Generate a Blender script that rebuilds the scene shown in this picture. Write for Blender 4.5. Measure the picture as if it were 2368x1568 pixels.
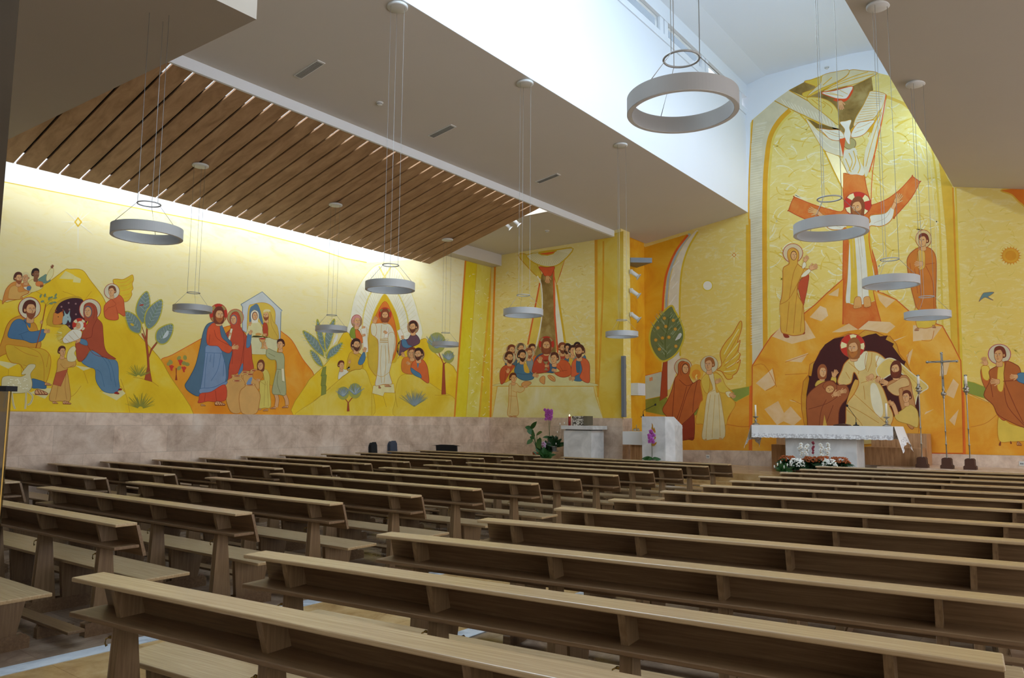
import bpy, math, random
from mathutils import Vector, Matrix
from mathutils.geometry import tessellate_polygon
random.seed(7)
for _o in list(bpy.data.objects): bpy.data.objects.remove(_o)
SC = bpy.context.scene
COL = SC.collection
# ------------------------------------------------------------------ camera
EYE = 1.74; FPX = 1740.0
PIT = math.radians(6.1); ROL = math.radians(0.5); YAW = math.radians(37.5)
def lev(r, f, u):
    return Vector((r*math.cos(YAW)-f*math.sin(YAW), r*math.sin(YAW)+f*math.cos(YAW), u))
CR = lev(math.cos(ROL), -math.sin(ROL)*math.sin(PIT), math.sin(ROL)*math.cos(PIT))
CU = lev(-math.sin(ROL), -math.cos(ROL)*math.sin(PIT), math.cos(ROL)*math.cos(PIT))
CF = lev(0, math.cos(PIT), math.sin(PIT))
cam = bpy.data.cameras.new('camera'); camo = bpy.data.objects.new('camera', cam); COL.objects.link(camo)
cam.sensor_width = 36; cam.lens = 36*FPX/2368; cam.clip_end = 200
mw = Matrix((CR, CU, -CF)).transposed().to_4x4(); mw.translation = Vector((0, 0, EYE)); camo.matrix_world = mw
SC.camera = camo
SC.view_settings.view_transform = 'Standard'; SC.view_settings.look = 'None'
SC.view_settings.exposure = 0.7; SC.view_settings.gamma = 1.0
# ------------------------------------------------------------------ world and daylight
W = bpy.data.worlds.new('world'); SC.world = W; W.use_nodes = True
W.node_tree.nodes['Background'].inputs[0].default_value = (0.93, 0.94, 1.0, 1)
W.node_tree.nodes['Background'].inputs[1].default_value = 2.7
def area(name, loc, sx, sy, direction, power, color):
    l = bpy.data.lights.new(name, 'AREA'); l.shape = 'RECTANGLE'; l.size = sx; l.size_y = sy; l.energy = power; l.color = color
    o = bpy.data.objects.new(name, l); COL.objects.link(o); o.location = loc
    o.rotation_euler = Vector(direction).to_track_quat('-Z', 'Y').to_euler()
    return o
area('daylight_over_slat_ceiling', (-12.3, 9.6, 8.6), 4.2, 10.5, (0, 0, -1), 420, (0.88, 0.94, 1.0))
area('daylight_clerestory', (-7.12, 4.2, 10.6), 14.0, .3, (1, 0, -.25), 560, (0.70, 0.85, 1.0))
area('daylight_light_well', (-2.36, 9.6, 8.8), 20.4, 1.6, (-1, 0, -.35), 310, (0.56, 0.77, 1.0))
# ------------------------------------------------------------------ pixel of the reference -> point on a real plane of the building
def ray(x, y):
    return CF + CR*((x-1184)/FPX) + CU*((784-y)/FPX)
def atX(x, y, v): d = ray(x, y); return Vector((0, 0, EYE)) + d*(v/d.x)
def atY(x, y, v): d = ray(x, y); return Vector((0, 0, EYE)) + d*(v/d.y)
def atZ(x, y, v): d = ray(x, y); return Vector((0, 0, EYE)) + d*((v-EYE)/d.z)
def lin(h):
    h = h.lstrip('#'); c = [int(h[i:i+2], 16)/255 for i in (0, 2, 4)]
    return tuple((v/12.92 if v <= .04045 else ((v+.055)/1.055)**2.4) for v in c) + (1,)
# ------------------------------------------------------------------ materials
def newmat(name):
    m = bpy.data.materials.new(name); m.use_nodes = True
    return m, m.node_tree.nodes, m.node_tree.links, m.node_tree.nodes['Principled BSDF']
def coords(n, l, scale=(1, 1, 1), rot=(0, 0, 0)):
    tc = n.new('ShaderNodeTexCoord'); mp = n.new('ShaderNodeMapping')
    mp.inputs['Scale'].default_value = scale; mp.inputs['Rotation'].default_value = rot
    l.new(tc.outputs['Object'], mp.inputs[0]); return mp.outputs[0]
def noise(n, l, vec, scale, detail=4, rough=.55, dist=0):
    t = n.new('ShaderNodeTexNoise'); t.inputs['Scale'].default_value = scale; t.inputs['Detail'].default_value = detail
    t.inputs['Roughness'].default_value = rough; t.inputs['Distortion'].default_value = dist
    l.new(vec, t.inputs['Vector']); return t.outputs['Fac']
def ramp(n, l, fac, stops):
    r = n.new('ShaderNodeValToRGB'); e = r.color_ramp.elements
    e[0].position, e[0].color = stops[0][0], lin(stops[0][1]); e[1].position, e[1].color = stops[-1][0], lin(stops[-1][1])
    for p, c in stops[1:-1]:
        k = e.new(p); k.color = lin(c)
    l.new(fac, r.inputs[0]); return r.outputs[0]
def bump(n, l, b, h, strength=.2, dist=.01):
    u = n.new('ShaderNodeBump'); u.inputs['Strength'].default_value = strength; u.inputs['Distance'].default_value = dist
    l.new(h, u.inputs['Height']); l.new(u.outputs[0], b.inputs['Normal'])
def simple(name, hexc, rough=.6, metal=0, var=.06, scale=6, spec=None, **kw):
    m, n, l, b = newmat(name); c = lin(hexc)
    f = noise(n, l, coords(n, l), scale)
    r = n.new('ShaderNodeMapRange'); r.inputs['To Min'].default_value = 1-var; r.inputs['To Max'].default_value = 1+var
    l.new(f, r.inputs[0])
    mx = n.new('ShaderNodeVectorMath'); mx.operation = 'SCALE'; mx.inputs[0].default_value = c[:3]; l.new(r.outputs[0], mx.inputs['Scale'])
    l.new(mx.outputs[0], b.inputs['Base Color']); b.inputs['Roughness'].default_value = rough; b.inputs['Metallic'].default_value = metal
    for k, v in kw.items(): b.inputs[k.replace('_', ' ')].default_value = v
    return m
PAINT = {}
def paint(h):
    if h not in PAINT:
        PAINT[h] = simple('paint_'+h, h, rough=.85, var=.16, scale=4)
    return PAINT[h]
def clouds(name, stops, scale, stretch=(1, 1, 1), dist=.6, detail=5, rough=.6):
    m, n, l, b = newmat(name)
    f = noise(n, l, coords(n, l, stretch), scale, detail, rough, dist)
    l.new(ramp(n, l, f, stops), b.inputs['Base Color']); b.inputs['Roughness'].default_value = .88
    return m
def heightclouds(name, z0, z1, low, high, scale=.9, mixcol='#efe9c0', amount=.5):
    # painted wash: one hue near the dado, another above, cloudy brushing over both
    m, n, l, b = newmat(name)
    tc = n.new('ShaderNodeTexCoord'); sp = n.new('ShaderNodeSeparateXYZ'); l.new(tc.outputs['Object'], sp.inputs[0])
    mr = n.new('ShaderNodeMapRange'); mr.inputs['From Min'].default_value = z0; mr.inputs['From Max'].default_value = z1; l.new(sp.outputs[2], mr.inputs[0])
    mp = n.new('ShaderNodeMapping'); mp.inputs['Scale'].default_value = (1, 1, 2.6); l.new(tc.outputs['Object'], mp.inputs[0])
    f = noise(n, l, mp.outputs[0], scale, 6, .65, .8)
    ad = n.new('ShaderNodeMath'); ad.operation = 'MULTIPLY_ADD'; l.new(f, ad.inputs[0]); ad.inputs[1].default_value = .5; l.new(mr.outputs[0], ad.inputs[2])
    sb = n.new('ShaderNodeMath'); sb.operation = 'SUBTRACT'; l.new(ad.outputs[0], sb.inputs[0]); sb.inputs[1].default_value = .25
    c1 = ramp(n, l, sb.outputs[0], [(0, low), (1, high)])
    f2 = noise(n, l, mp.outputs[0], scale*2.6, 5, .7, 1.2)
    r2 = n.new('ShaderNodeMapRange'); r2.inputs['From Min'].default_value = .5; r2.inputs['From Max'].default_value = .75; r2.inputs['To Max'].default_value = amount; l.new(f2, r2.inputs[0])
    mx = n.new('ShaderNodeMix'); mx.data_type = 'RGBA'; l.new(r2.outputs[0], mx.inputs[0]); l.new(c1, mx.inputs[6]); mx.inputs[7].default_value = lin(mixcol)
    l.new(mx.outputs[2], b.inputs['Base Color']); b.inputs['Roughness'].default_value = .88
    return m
def wood(name, c0, c1, c2, rough=.42, along=(1, 14, 14), scale=2.2):
    m, n, l, b = newmat(name)
    v = coords(n, l, along)
    f = noise(n, l, v, scale, 7, .62, .5)
    l.new(ramp(n, l, f, [(.3, c0), (.5, c1), (.72, c2)]), b.inputs['Base Color'])
    f2 = noise(n, l, coords(n, l, (along[0]*2, along[1]*4, along[2]*4)), scale*3, 3)
    bump(n, l, b, f2, .12, .002); b.inputs['Roughness'].default_value = rough
    return m
def stone(name, mode, tiles, cols, rough=.45, joint='#8d7a68', vein='#a88f78'):
    m, n, l, b = newmat(name)
    tc = n.new('ShaderNodeTexCoord'); sp = n.new('ShaderNodeSeparateXYZ'); l.new(tc.outputs['Object'], sp.inputs[0])
    cb = n.new('ShaderNodeCombineXYZ')
    a, c = {'X': (1, 2), 'Y': (0, 2), 'Z': (0, 1)}[mode]
    l.new(sp.outputs[a], cb.inputs[0]); l.new(sp.outputs[c], cb.inputs[1])
    br = n.new('ShaderNodeTexBrick'); br.inputs['Scale'].default_value = 1; br.inputs['Brick Width'].default_value = tiles[0]; br.inputs['Row Height'].default_value = tiles[1]
    br.inputs['Mortar Size'].default_value = .0035; br.inputs['Color1'].default_value = (.86, .85, .84, 1); br.inputs['Color2'].default_value = (1.06, 1.05, 1.04, 1); br.inputs['Mortar'].default_value = (.72, .7, .68, 1)
    br.inputs['Bias'].default_value = .1
    l.new(cb.outputs[0], br.inputs['Vector'])
    f = noise(n, l, tc.outputs['Object'], 2.4, 9, .68, .35)
    base = ramp(n, l, f, [(.28, vein), (.42, cols[0]), (.55, cols[1]), (.7, cols[2])])
    mx = n.new('ShaderNodeMix'); mx.data_type = 'RGBA'; mx.blend_type = 'MULTIPLY'; mx.inputs[0].default_value = 1
    l.new(base, mx.inputs[6]); l.new(br.outputs['Color'], mx.inputs[7]); l.new(mx.outputs[2], b.inputs['Base Color'])
    b.inputs['Roughness'].default_value = rough
    return m
M = {}
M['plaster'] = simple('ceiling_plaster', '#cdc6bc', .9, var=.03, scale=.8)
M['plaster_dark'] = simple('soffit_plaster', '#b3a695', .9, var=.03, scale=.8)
M['white'] = simple('white_plaster', '#eceff2', .9, var=.02, scale=.8)
M['oak'] = wood('pew_oak_shaded', '#654b30', '#755a3d', '#866a4b', .42, (.8, 16, 16), 3.2)  # darker copy of the oak, shade on the pew backs put into the colour
M['oak_lit'] = wood('pew_oak_lit_top', '#a08560', '#ae936d', '#bda47d', .27, (.7, 22, 22), 3.4)  # paler copy of the oak, light falling on the tops put into the colour
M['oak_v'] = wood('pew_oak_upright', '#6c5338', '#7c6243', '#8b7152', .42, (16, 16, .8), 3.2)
M['slat'] = wood('ceiling_board', '#8f6b48', '#a8835e', '#bb9872', .6, (1, 5, 5), 1.1)
M['furn'] = wood('sanctuary_oak', '#8f633c', '#b1855a', '#c69c70', .5, (9, 9, .7), 2.0)
M['dark'] = simple('dark_void', '#1c140d', .9)
M['dado_x'] = stone('travertine_left', 'X', (1.05, .52), ('#c4ab94', '#d8c1aa', '#e6d4c0'))
M['dado_y'] = stone('travertine_front', 'Y', (1.05, .52), ('#c4ab94', '#d8c1aa', '#e6d4c0'))
M['floor'] = stone('travertine_floor', 'Z', (.6, .6), ('#86705d', '#9b8671', '#ad9a86'), .22)
M['aisle'] = stone('honey_sheen_marble', 'Z', (.6, .6), ('#b08c5a', '#c6a26c', '#d4b685'), .18, vein='#94703e')  # golden reflection on the polished aisle worked into the stone colour
M['marble'] = clouds('white_marble', [(.3, '#8f979e'), (.5, '#c9cfd3'), (.7, '#dde1e3')], 3, dist=1.6)
M['marble'].node_tree.nodes['Principled BSDF'].inputs['Roughness'].default_value = .3
M['altar'] = clouds('pale_marble', [(.3, '#c3c3c0'), (.55, '#dad9d6'), (.75, '#e4e3e0')], 2.4, dist=1)
M['ring'] = simple('lamp_metal', '#adadab', .5, .1, var=.02)
M['ring_in'] = simple('lamp_diffuser', '#e6e6e4', .6, var=.02)
M['wire'] = simple('steel_wire', '#9c9a94', .4, .6)
M['cap'] = simple('canopy_white', '#d8d8d4', .5)
M['cloth'] = simple('altar_linen', '#e9e9e8', .9, var=.02)
M['silver'] = simple('silver', '#9d968a', .35, .85, var=.2, scale=40)
M['brass'] = simple('brass', '#8f7138', .4, .9)
M['gold'] = simple('gold_leaf', '#c9963e', .4, .5)
M['black'] = simple('black_fabric', '#101012', .8)
M['slate'] = simple('slate_fabric', '#3a404e', .85)
M['wax'] = simple('candle_wax', '#e9e2cf', .5)
M['redglass'] = simple('red_candle', '#8e130a', .3)
M['leaf'] = simple('leaf', '#2c5a26', .45, var=.3, scale=9)
M['leaf2'] = simple('leaf_dark', '#1f4220', .45, var=.3, scale=9)
M['stem'] = simple('stem', '#4c5a2e', .6)
M['terra'] = simple('terracotta', '#9c5235', .8)
M['pot'] = simple('pot_grey', '#9c9a94', .5)
M['petal_m'] = simple('petal_magenta', '#b453b4', .6, var=.2, scale=30)
M['petal_l'] = simple('petal_lilac', '#d9b8d8', .6, var=.15, scale=30)
M['petal_w'] = simple('petal_white', '#eeeee6', .6)
M['petal_r'] = simple('petal_red', '#8f2238', .6, var=.2, scale=30)
M['mum'] = simple('mum_rust', '#a4521f', .8, var=.3, scale=30)
M['grey'] = simple('grey_metal', '#7c8084', .5, .3)
M['spot'] = simple('spot_white', '#dcdcda', .5)
M['brownwood'] = simple('dark_wood_base', '#4b2a18', .45)
M['plastic'] = simple('white_plastic', '#d8d6cf', .5)
M['column'] = simple('pillar_paint', '#4b3c27', .7, var=.25, scale=3)
M['mosaic'] = clouds('tabernacle_mosaic', [(.42, '#3f382e'), (.5, '#8d8577'), (.58, '#d8d2c4')], 22, detail=2)
m, n, l, b = newmat('clear_glass'); b.inputs['Transmission Weight'].default_value = .95; b.inputs['Roughness'].default_value = .03; b.inputs['Base Color'].default_value = (.93, .97, .96, 1); b.inputs['IOR'].default_value = 1.1
M['glass'] = m
m, n, l, b = newmat('brown_glass'); tr_ = n.new('ShaderNodeBsdfTransparent'); tr_.inputs[0].default_value = (.5, .44, .34, 1)
gl_ = n.new('ShaderNodeBsdfGlossy'); gl_.inputs[1].default_value = .05; mx_ = n.new('ShaderNodeMixShader'); mx_.inputs[0].default_value = .12
l.new(tr_.outputs[0], mx_.inputs[1]); l.new(gl_.outputs[0], mx_.inputs[2]); l.new(mx_.outputs[0], n['Material Output'].inputs[0])
M['brownglass'] = m
m, n, l, b = newmat('flame'); b.inputs['Emission Color'].default_value = (1, .8, .35, 1); b.inputs['Emission Strength'].default_value = 6
M['flame'] = m
# ------------------------------------------------------------------ object helpers
class MB:
    def __init__(s): s.v = []; s.f = []; s.m = []; s.mats = []; s.sm = []
    def mi(s, mat):
        if mat not in s.mats: s.mats.append(mat)
        return s.mats.index(mat)
    def face(s, idx, mat, smooth=False): s.f.append(idx); s.m.append(s.mi(mat)); s.sm.append(smooth)
    def hexa(s, p, mat):   # 8 points: bottom 4 (ccw), top 4
        b = len(s.v); s.v += [tuple(q) for q in p]
        for q in ((3, 2, 1, 0), (4, 5, 6, 7), (0, 1, 5, 4), (1, 2, 6, 5), (2, 3, 7, 6), (3, 0, 4, 7)): s.face([b+i for i in q], mat)
        return s
    def box(s, x0, x1, y0, y1, z0, z1, mat):
        return s.hexa([(x0, y0, z0), (x1, y0, z0), (x1, y1, z0), (x0, y1, z0), (x0, y0, z1), (x1, y0, z1), (x1, y1, z1), (x0, y1, z1)], mat)
    def poly(s, pts, mat):
        b = len(s.v); s.v += [tuple(p) for p in pts]; s.face(list(range(b, b+len(pts))), mat); return s
    def prism(s, prof, axis, a, c, mat):
        # prof: closed 2-D outline in the two other axes, extruded along axis from a to c
        def P(u, w, t): return {'x': (t, u, w), 'y': (u, t, w), 'z': (u, w, t)}[axis]
        b = len(s.v); k = len(prof)
        s.v += [P(u, w, a) for u, w in prof] + [P(u, w, c) for u, w in prof]
        s.face(list(range(b, b+k)), mat); s.face(list(range(b+2*k-1, b+k-1, -1)), mat)
        for i in range(k):
            j = (i+1) % k; s.face([b+i, b+j, b+k+j, b+k+i], mat)
        return s
    def lathe(s, prof, c, mat, n=20, smooth=True, axis=None):
        b = len(s.v); k = len(prof)
        for i in range(n):
            a = 2*math.pi*i/n
            for r, z in prof:
                p = Vector((r*math.cos(a), r*math.sin(a), z))
                if axis is not None: p = axis @ p
                s.v.append((c[0]+p.x, c[1]+p.y, c[2]+p.z))
        for i in range(n):
            j = (i+1) % n
            for q in range(k-1): s.face([b+i*k+q, b+j*k+q, b+j*k+q+1, b+i*k+q+1], mat, smooth)
        return s
    def tube(s, pts, r, mat, n=6, taper=None):
        pts = [Vector(p) for p in pts]; b = len(s.v)
        for i, p in enumerate(pts):
            d = (pts[min(i+1, len(pts)-1)]-pts[max(i-1, 0)]).normalized()
            u = d.cross(Vector((0, 0, 1)) if abs(d.z) < .9 else Vector((1, 0, 0))).normalized(); w = d.cross(u)
            rr = r if taper is None else r*(1+(taper-1)*i/(len(pts)-1))
            for k in range(n):
                a = 2*math.pi*k/n; s.v.append(tuple(p+u*rr*math.cos(a)+w*rr*math.sin(a)))
        for i in range(len(pts)-1):
            for k in range(n):
                j = (k+1) % n; s.face([b+i*n+k, b+i*n+j, b+(i+1)*n+j, b+(i+1)*n+k], mat, True)
        s.face([b+k for k in range(n)][::-1], mat); s.face([b+(len(pts)-1)*n+k for k in range(n)], mat)
        return s
    def ball(s, c, rx, ry, rz, mat, n=10, m=7):
        pr = [(math.sin(math.pi*i/m), math.cos(math.pi*i/m)) for i in range(m+1)]; b = len(s.v); k = m+1
        for i in range(n):
            a = 2*math.pi*i/n
            for r, z in pr: s.v.append((c[0]+rx*r*math.cos(a), c[1]+ry*r*math.sin(a), c[2]+rz*z))
        for i in range(n):
            j = (i+1) % n
            for q in range(m): s.face([b+i*k+q, b+i*k+q+1, b+j*k+q+1, b+j*k+q], mat, True)
        return s
    def build(s, name, parent=None, bevel=0, label=None):
        me = bpy.data.meshes.new(name); me.from_pydata(s.v, [], s.f)
        for mt in s.mats: me.materials.append(mt)
        me.polygons.foreach_set('material_index', s.m); me.polygons.foreach_set('use_smooth', s.sm); me.update()
        o = bpy.data.objects.new(name, me); COL.objects.link(o)
        if parent: o.parent = parent
        if bevel:
            md = o.modifiers.new('bevel', 'BEVEL'); md.width = bevel; md.segments = 2; md.limit_method = 'ANGLE'
        if label: o['label'] = label
        return o
def empty(name, loc=(0, 0, 0), rz=0):
    o = bpy.data.objects.new(name, None); COL.objects.link(o); o.location = loc; o.rotation_euler = (0, 0, rz); o.empty_display_size = .1
    return o
def tag(o, label, cat, group=None, kind=None):
    o['label'] = label; o['category'] = cat
    if group: o['group'] = group
    if kind: o['kind'] = kind
    return o
def struct(o, label=None, cat=None):
    o['kind'] = 'structure'
    if label: o['label'] = label
    if cat: o['category'] = cat
    return o
def copy_tree(o, parent=None):
    c = o.copy(); COL.objects.link(c); c.parent = parent
    for ch in [q for q in o.children]: copy_tree(ch, c)
    return c
# ------------------------------------------------------------------ the building shell (metres, +Y runs up the nave to the altar wall)
XA, YC, YD = -14.76, 18.12, 20.04      # left wall, side-altar wall, altar wall
DADO = 1.80; PF = .57
struct(MB().box(-15.2, 9, -3, 20.6, -.1, 0, M['floor']).build('floor'), 'brown travertine tiled church floor', 'floor')
struct(MB().box(-5.9, -4.2, -3, 16.2, .0, .004, M['aisle']).build('trim_1'), 'polished marble aisle floor with its golden reflection in the honey colour', 'floor')
struct(MB().box(-6.06, -5.88, -3, 16.2, .0, .008, M['marble']).build('trim_2'), 'white marble strip along the left side of the aisle', 'floor strip')
struct(MB().box(-4.22, -4.05, -3, 16.2, .0, .008, M['marble']).build('trim_3'), 'white marble strip along the right side of the aisle', 'floor strip')
pl = MB()
for i in range(3): pl.box(XA+.03, 9, 16.2+.3*i, 20.03, PF/3*i, PF/3*(i+1), M['aisle'])
pl.box(-3.85, 3, 18.4, 20.03, PF, PF+.2, M['dado_y'])
struct(pl.build('floor_platform'), 'raised marble sanctuary platform with steps', 'platform')
wl = MB().box(-15.1, XA, -3, YC+.4, 0, 9.2, M['white'])
struct(wl.build('wall_left'), 'long left wall of the nave', 'wall')
d = MB().box(XA, XA+.03, -3, YC, 0, DADO, M['dado_x']).build('trim_dado_left'); struct(d, 'travertine dado on the left wall', 'wall cladding')
XK = -10.12
struct(MB().box(-15.1, XK, YC, YC+.52, 0, 8.5, M['white']).build('wall_side_altar'), 'wall of the side altar with column edge', 'wall')
struct(MB().box(XA+.03, XK+.03, YC-.03, YC, PF, DADO, M['dado_y']).box(XK, XK+.03, YC, YC+.52, PF, DADO, M['dado_x']).build('trim_dado_side_altar'), 'travertine dado under the supper mural', 'wall cladding')
struct(MB().box(-10.8, -10.4, YC+.52, YD, 0, 8.5, M['white']).build('wall_sanctuary_side'), 'short side wall of the sanctuary', 'wall')
struct(MB().box(-10.8, 9, YD, YD+.3, 0, 12.2, M['white']).build('wall_altar'), 'tall altar wall', 'wall')
# dado of the altar wall, its upper edge as seen
def pxline(pts, f, v): return [f(x, y, v) for x, y in pts]
top = pxline([(1494, 1040), (1680, 1041.5), (1792, 1043), (2142, 1048.8), (2368, 1053.7)], atY, YD)
top[-1] = top[-1] + (top[-1]-top[-2]).normalized()*8
dd = MB()
for a, c in zip(top, top[1:]):
    dd.hexa([(a.x, YD-.03, PF), (c.x, YD-.03, PF), (c.x, YD, PF), (a.x, YD, PF), (a.x, YD-.03, a.z), (c.x, YD-.03, c.z), (c.x, YD, c.z), (a.x, YD, a.z)], M['dado_y'])
struct(dd.build('trim_dado_altar'), 'low travertine dado along the altar wall', 'wall cladding')
# ceilings
struct(MB().box(-15.1, 9.2, -3.3, -3, 0, 12.2, M['plaster']).build('wall_rear'), 'rear wall behind the camera', 'wall')
struct(MB().box(9, 9.3, -3, 20.3, 0, .9, M['plaster']).build('wall_right'), 'low right wall, left open above to let light in', 'wall')  # unseen opening above is added so the world light can enter
XS0, XS1 = -14.04, -10.34          # slatted ceiling, low and high edge
XE, ZE = -7.2, 7.48                # free edge of the plaster ceiling at the light well
ZF = 7.03
def slab(pts, t, mat): # pts: 4 points of the underside, extruded up by t
    return MB().hexa([tuple(p) for p in pts] + [(p[0], p[1], p[2]+t) for p in pts], mat)
struct(slab([(-10.34, -3, ZF), (XE-.002, -3, ZE), (XE-.002, YD, ZE), (-10.34, YD, ZF)], .15, M['plaster']).build('ceiling_left'), 'sloping beige plaster ceiling between slats and light well', 'ceiling')
struct(MB().box(-10.37, -10.32, -3, YC, 6.86, 8.7, M['white']).build('trim_fascia'), 'white fascia along the upper edge of the slatted ceiling', 'trim')
struct(MB().box(-15.1, -10.37, 14.9, YC, 6.85, 6.95, M['plaster']).box(-15.1, -10.37, 14.9, 15.0, 6.95, 8.7, M['white']).build('ceiling_side_altar'), 'flat plaster ceiling over the side altar', 'ceiling')
struct(MB().box(XA, -14.34, 14.9, YC, 6.50, 6.85, M['plaster']).build('trim_beam'), 'plaster downstand beam along the left wall', 'beam')
struct(MB().box(-15.1, -10.3, -3, 18.4, 8.7, 8.8, M['white']).build('ceiling_roof'), 'roof above the slatted ceiling', 'ceiling')
# near soffit
s0 = atY(593, 45, 4.2); s1 = atY(20, 322, 4.2)
k = (s0.z-s1.z)/(s0.x-s1.x); zl = s0.z + k*(XA-s0.x)
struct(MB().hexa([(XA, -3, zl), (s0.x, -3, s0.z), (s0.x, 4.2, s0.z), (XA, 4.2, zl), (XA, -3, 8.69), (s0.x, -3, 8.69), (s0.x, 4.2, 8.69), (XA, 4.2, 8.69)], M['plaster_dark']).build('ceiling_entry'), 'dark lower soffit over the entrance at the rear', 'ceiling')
# light well
ZW = 10.28
struct(MB().box(XE-.12, XE, -3, YD, ZE-.002, ZW, M['white']).build('wall_light_well'), 'bright white side of the light well', 'wall')
# clerestory: sill rail, posts, lintel, panes
struct(MB().box(XE-.1, XE+.03, -3, YD, ZW, ZW+.16, M['white']).box(XE-.1, XE+.05, -3, YD, ZW+.5, ZW+.95, M['white']).build('window_frame_clerestory'), 'white frame of the clerestory strip', 'window')
for i in range(9):
    y = 19.3-i*2.3
    w = MB().box(XE-.04, XE-.03, y-1.9, y, ZW+.16, ZW+.5, M['glass']).build('window_%d' % (i+1)); struct(w, 'clerestory window pane', 'window')
    MB().box(XE-.1, XE+.03, y, y+.17, ZW+.16, ZW+.5, M['white']).box(XE-.1, XE+.03, y+.23, y+.4, ZW+.16, ZW+.5, M['white']).build('mullion', w)
# grey sheet added outside the clerestory to dim the view through the panes
struct(MB().box(-8.7, -8.6, -3, 20.5, 9.4, 13, simple('pane_dimmer', '#56636f', .9)).build('wall_pane_dimmer'), 'grey sheet added outside the clerestory to dim its panes', 'wall')
# vault
vp = [(XE+.05, ZW+.86), (-6.6, ZW+.98), (-5.6, ZW+.98), (-4.4, ZW+.95), (-3.5, ZW+.85), (-2.8, ZW+.6), (-2.4, ZW+.1), (-2.26, ZW-.5)]
vv = MB(); vb = []
for x, z in vp: vb.append((x, z))
for i in range(len(vp)-1):
    (x0, z0), (x1, z1) = vp[i], vp[i+1]; b = len(vv.v)
    vv.v += [(x0, -3, z0), (x1, -3, z1), (x1, YD, z1), (x0, YD, z0)]; vv.face([b, b+1, b+2, b+3], M['white'], True)
    vv.v += [(x0, -3, z0+.15), (x1, -3, z1+.15), (x1, YD, z1+.15), (x0, YD, z0+.15)]; vv.face([b+4, b+5, b+6, b+7], M['white'])
struct(vv.build('ceiling_vault'), 'white curved vault over the light well', 'ceiling')
XR = -2.27; ZR = 1.74+1.2*(6.25-1.62)
struct(MB().box(XR, XR+.15, -3, YD, ZR, ZW+.2, M['white']).build('wall_light_well_right'), 'right side of the light well', 'wall')
struct(slab([(XR, -3, ZR), (9, -3, ZR-.23*11.27), (9, YD, ZR-.23*11.27), (XR, YD, ZR)], .15, M['plaster']).build('ceiling_right'), 'sloping plaster ceiling right of the light well', 'ceiling')
# slatted wooden ceiling
def zs(x): return 5.92+(x-XS0)*(6.88-5.92)/(XS1-XS0)
SL = (zs(XS1)-zs(XS0))/(XS1-XS0)
sc = empty('slatted_ceiling', (0, 0, 0)); tag(sc, 'sloping ceiling raft of brown wooden boards with dark gaps', 'slatted ceiling')
for i in range(31):
    y = 4.24+.345*i-.345*0; g = .04
    y0, y1 = y-.345+g+.345*0, y
    y0 += .0; 
    x0, x1 = XS0, XS1-.02
    b = MB().hexa([(x0, y0, zs(x0)), (x1, y0, zs(x1)), (x1, y1, zs(x1)), (x0, y1, zs(x0)), (x0, y0, zs(x0)+.03), (x1, y0, zs(x1)+.03), (x1, y1, zs(x1)+.03), (x0, y1, zs(x0)+.03)], M['slat'])
    b.build('board', sc)
bx0, bx1 = XS0+.3, XS1-.42
MB().hexa([(bx0, 3.9, zs(bx0)+.05), (bx1, 3.9, zs(bx1)+.05), (bx1, 14.55, zs(bx1)+.05), (bx0, 14.55, zs(bx0)+.05), (bx0, 3.9, zs(bx0)+.1), (bx1, 3.9, zs(bx1)+.1), (bx1, 14.55, zs(bx1)+.1), (bx0, 14.55, zs(bx0)+.1)], M['dark']).build('void_shade_sheet', sc)  # near-black sheet that paints the shade of the void behind the gaps
hg = MB()
for y in (5.5, 9, 12.5):
    for x in (-13.4, -11.3): hg.tube([(x, y, zs(x)+.1), (x, y, 8.7)], .01, M['wire'])
hg.build('hanger_rod', sc)
# pillar at the near left
p = ray(45, 0); q = Vector((p.x, p.y)).normalized()*4.4
pr = Vector((math.cos(YAW), math.sin(YAW)))
pp = [q, q-pr*.8, (q-pr*.8)*1.12, q*1.12]
def vprism(pts, z0, z1, mat): return MB().prism([(a.x, a.y) for a in pts], 'z', z0, z1, mat)
struct(vprism(pp, 0, 5.75, M['column']).build('wall_near_pillar'), 'dark brown pillar edge at the near left', 'wall')
# glass case at the near left
g0 = atY(21, 905, 1.0)
base = Vector((g0.x, g0.y)); gm = empty('glass_screen', (base.x, base.y, 0)); tag(gm, 'tall brown glass screen with black top cap at the left edge', 'glass screen')
u = -pr
MB().hexa([tuple(Vector((0, 0, z))+Vector((a[0], a[1], 0))) for z in (0.05, g0.z) for a in ((0, 0), (u.x*.3, u.y*.3), (u.x*.3-.006, u.y*.3+.01), (-.006, .01))], M['brownglass']).build('glass_pane', gm)
MB().box(-.0015, .0015, -.002, .002, .0, g0.z, M['brass']).build('edge_strip', gm, label='thin brass edge strip')
MB().hexa([tuple(Vector((0, 0, z))+Vector((a[0], a[1], 0))) for z in (g0.z, g0.z+.018) for a in ((0.006, -.012), (u.x*.3, u.y*.3-.02), (u.x*.3, u.y*.3+.03), (0.0, .025))], M['black']).build('top_cap', gm, label='black top cap')
MB().box(-.45, .03, -.4, .03, 0, .05, M['black']).build('base', gm)
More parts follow.
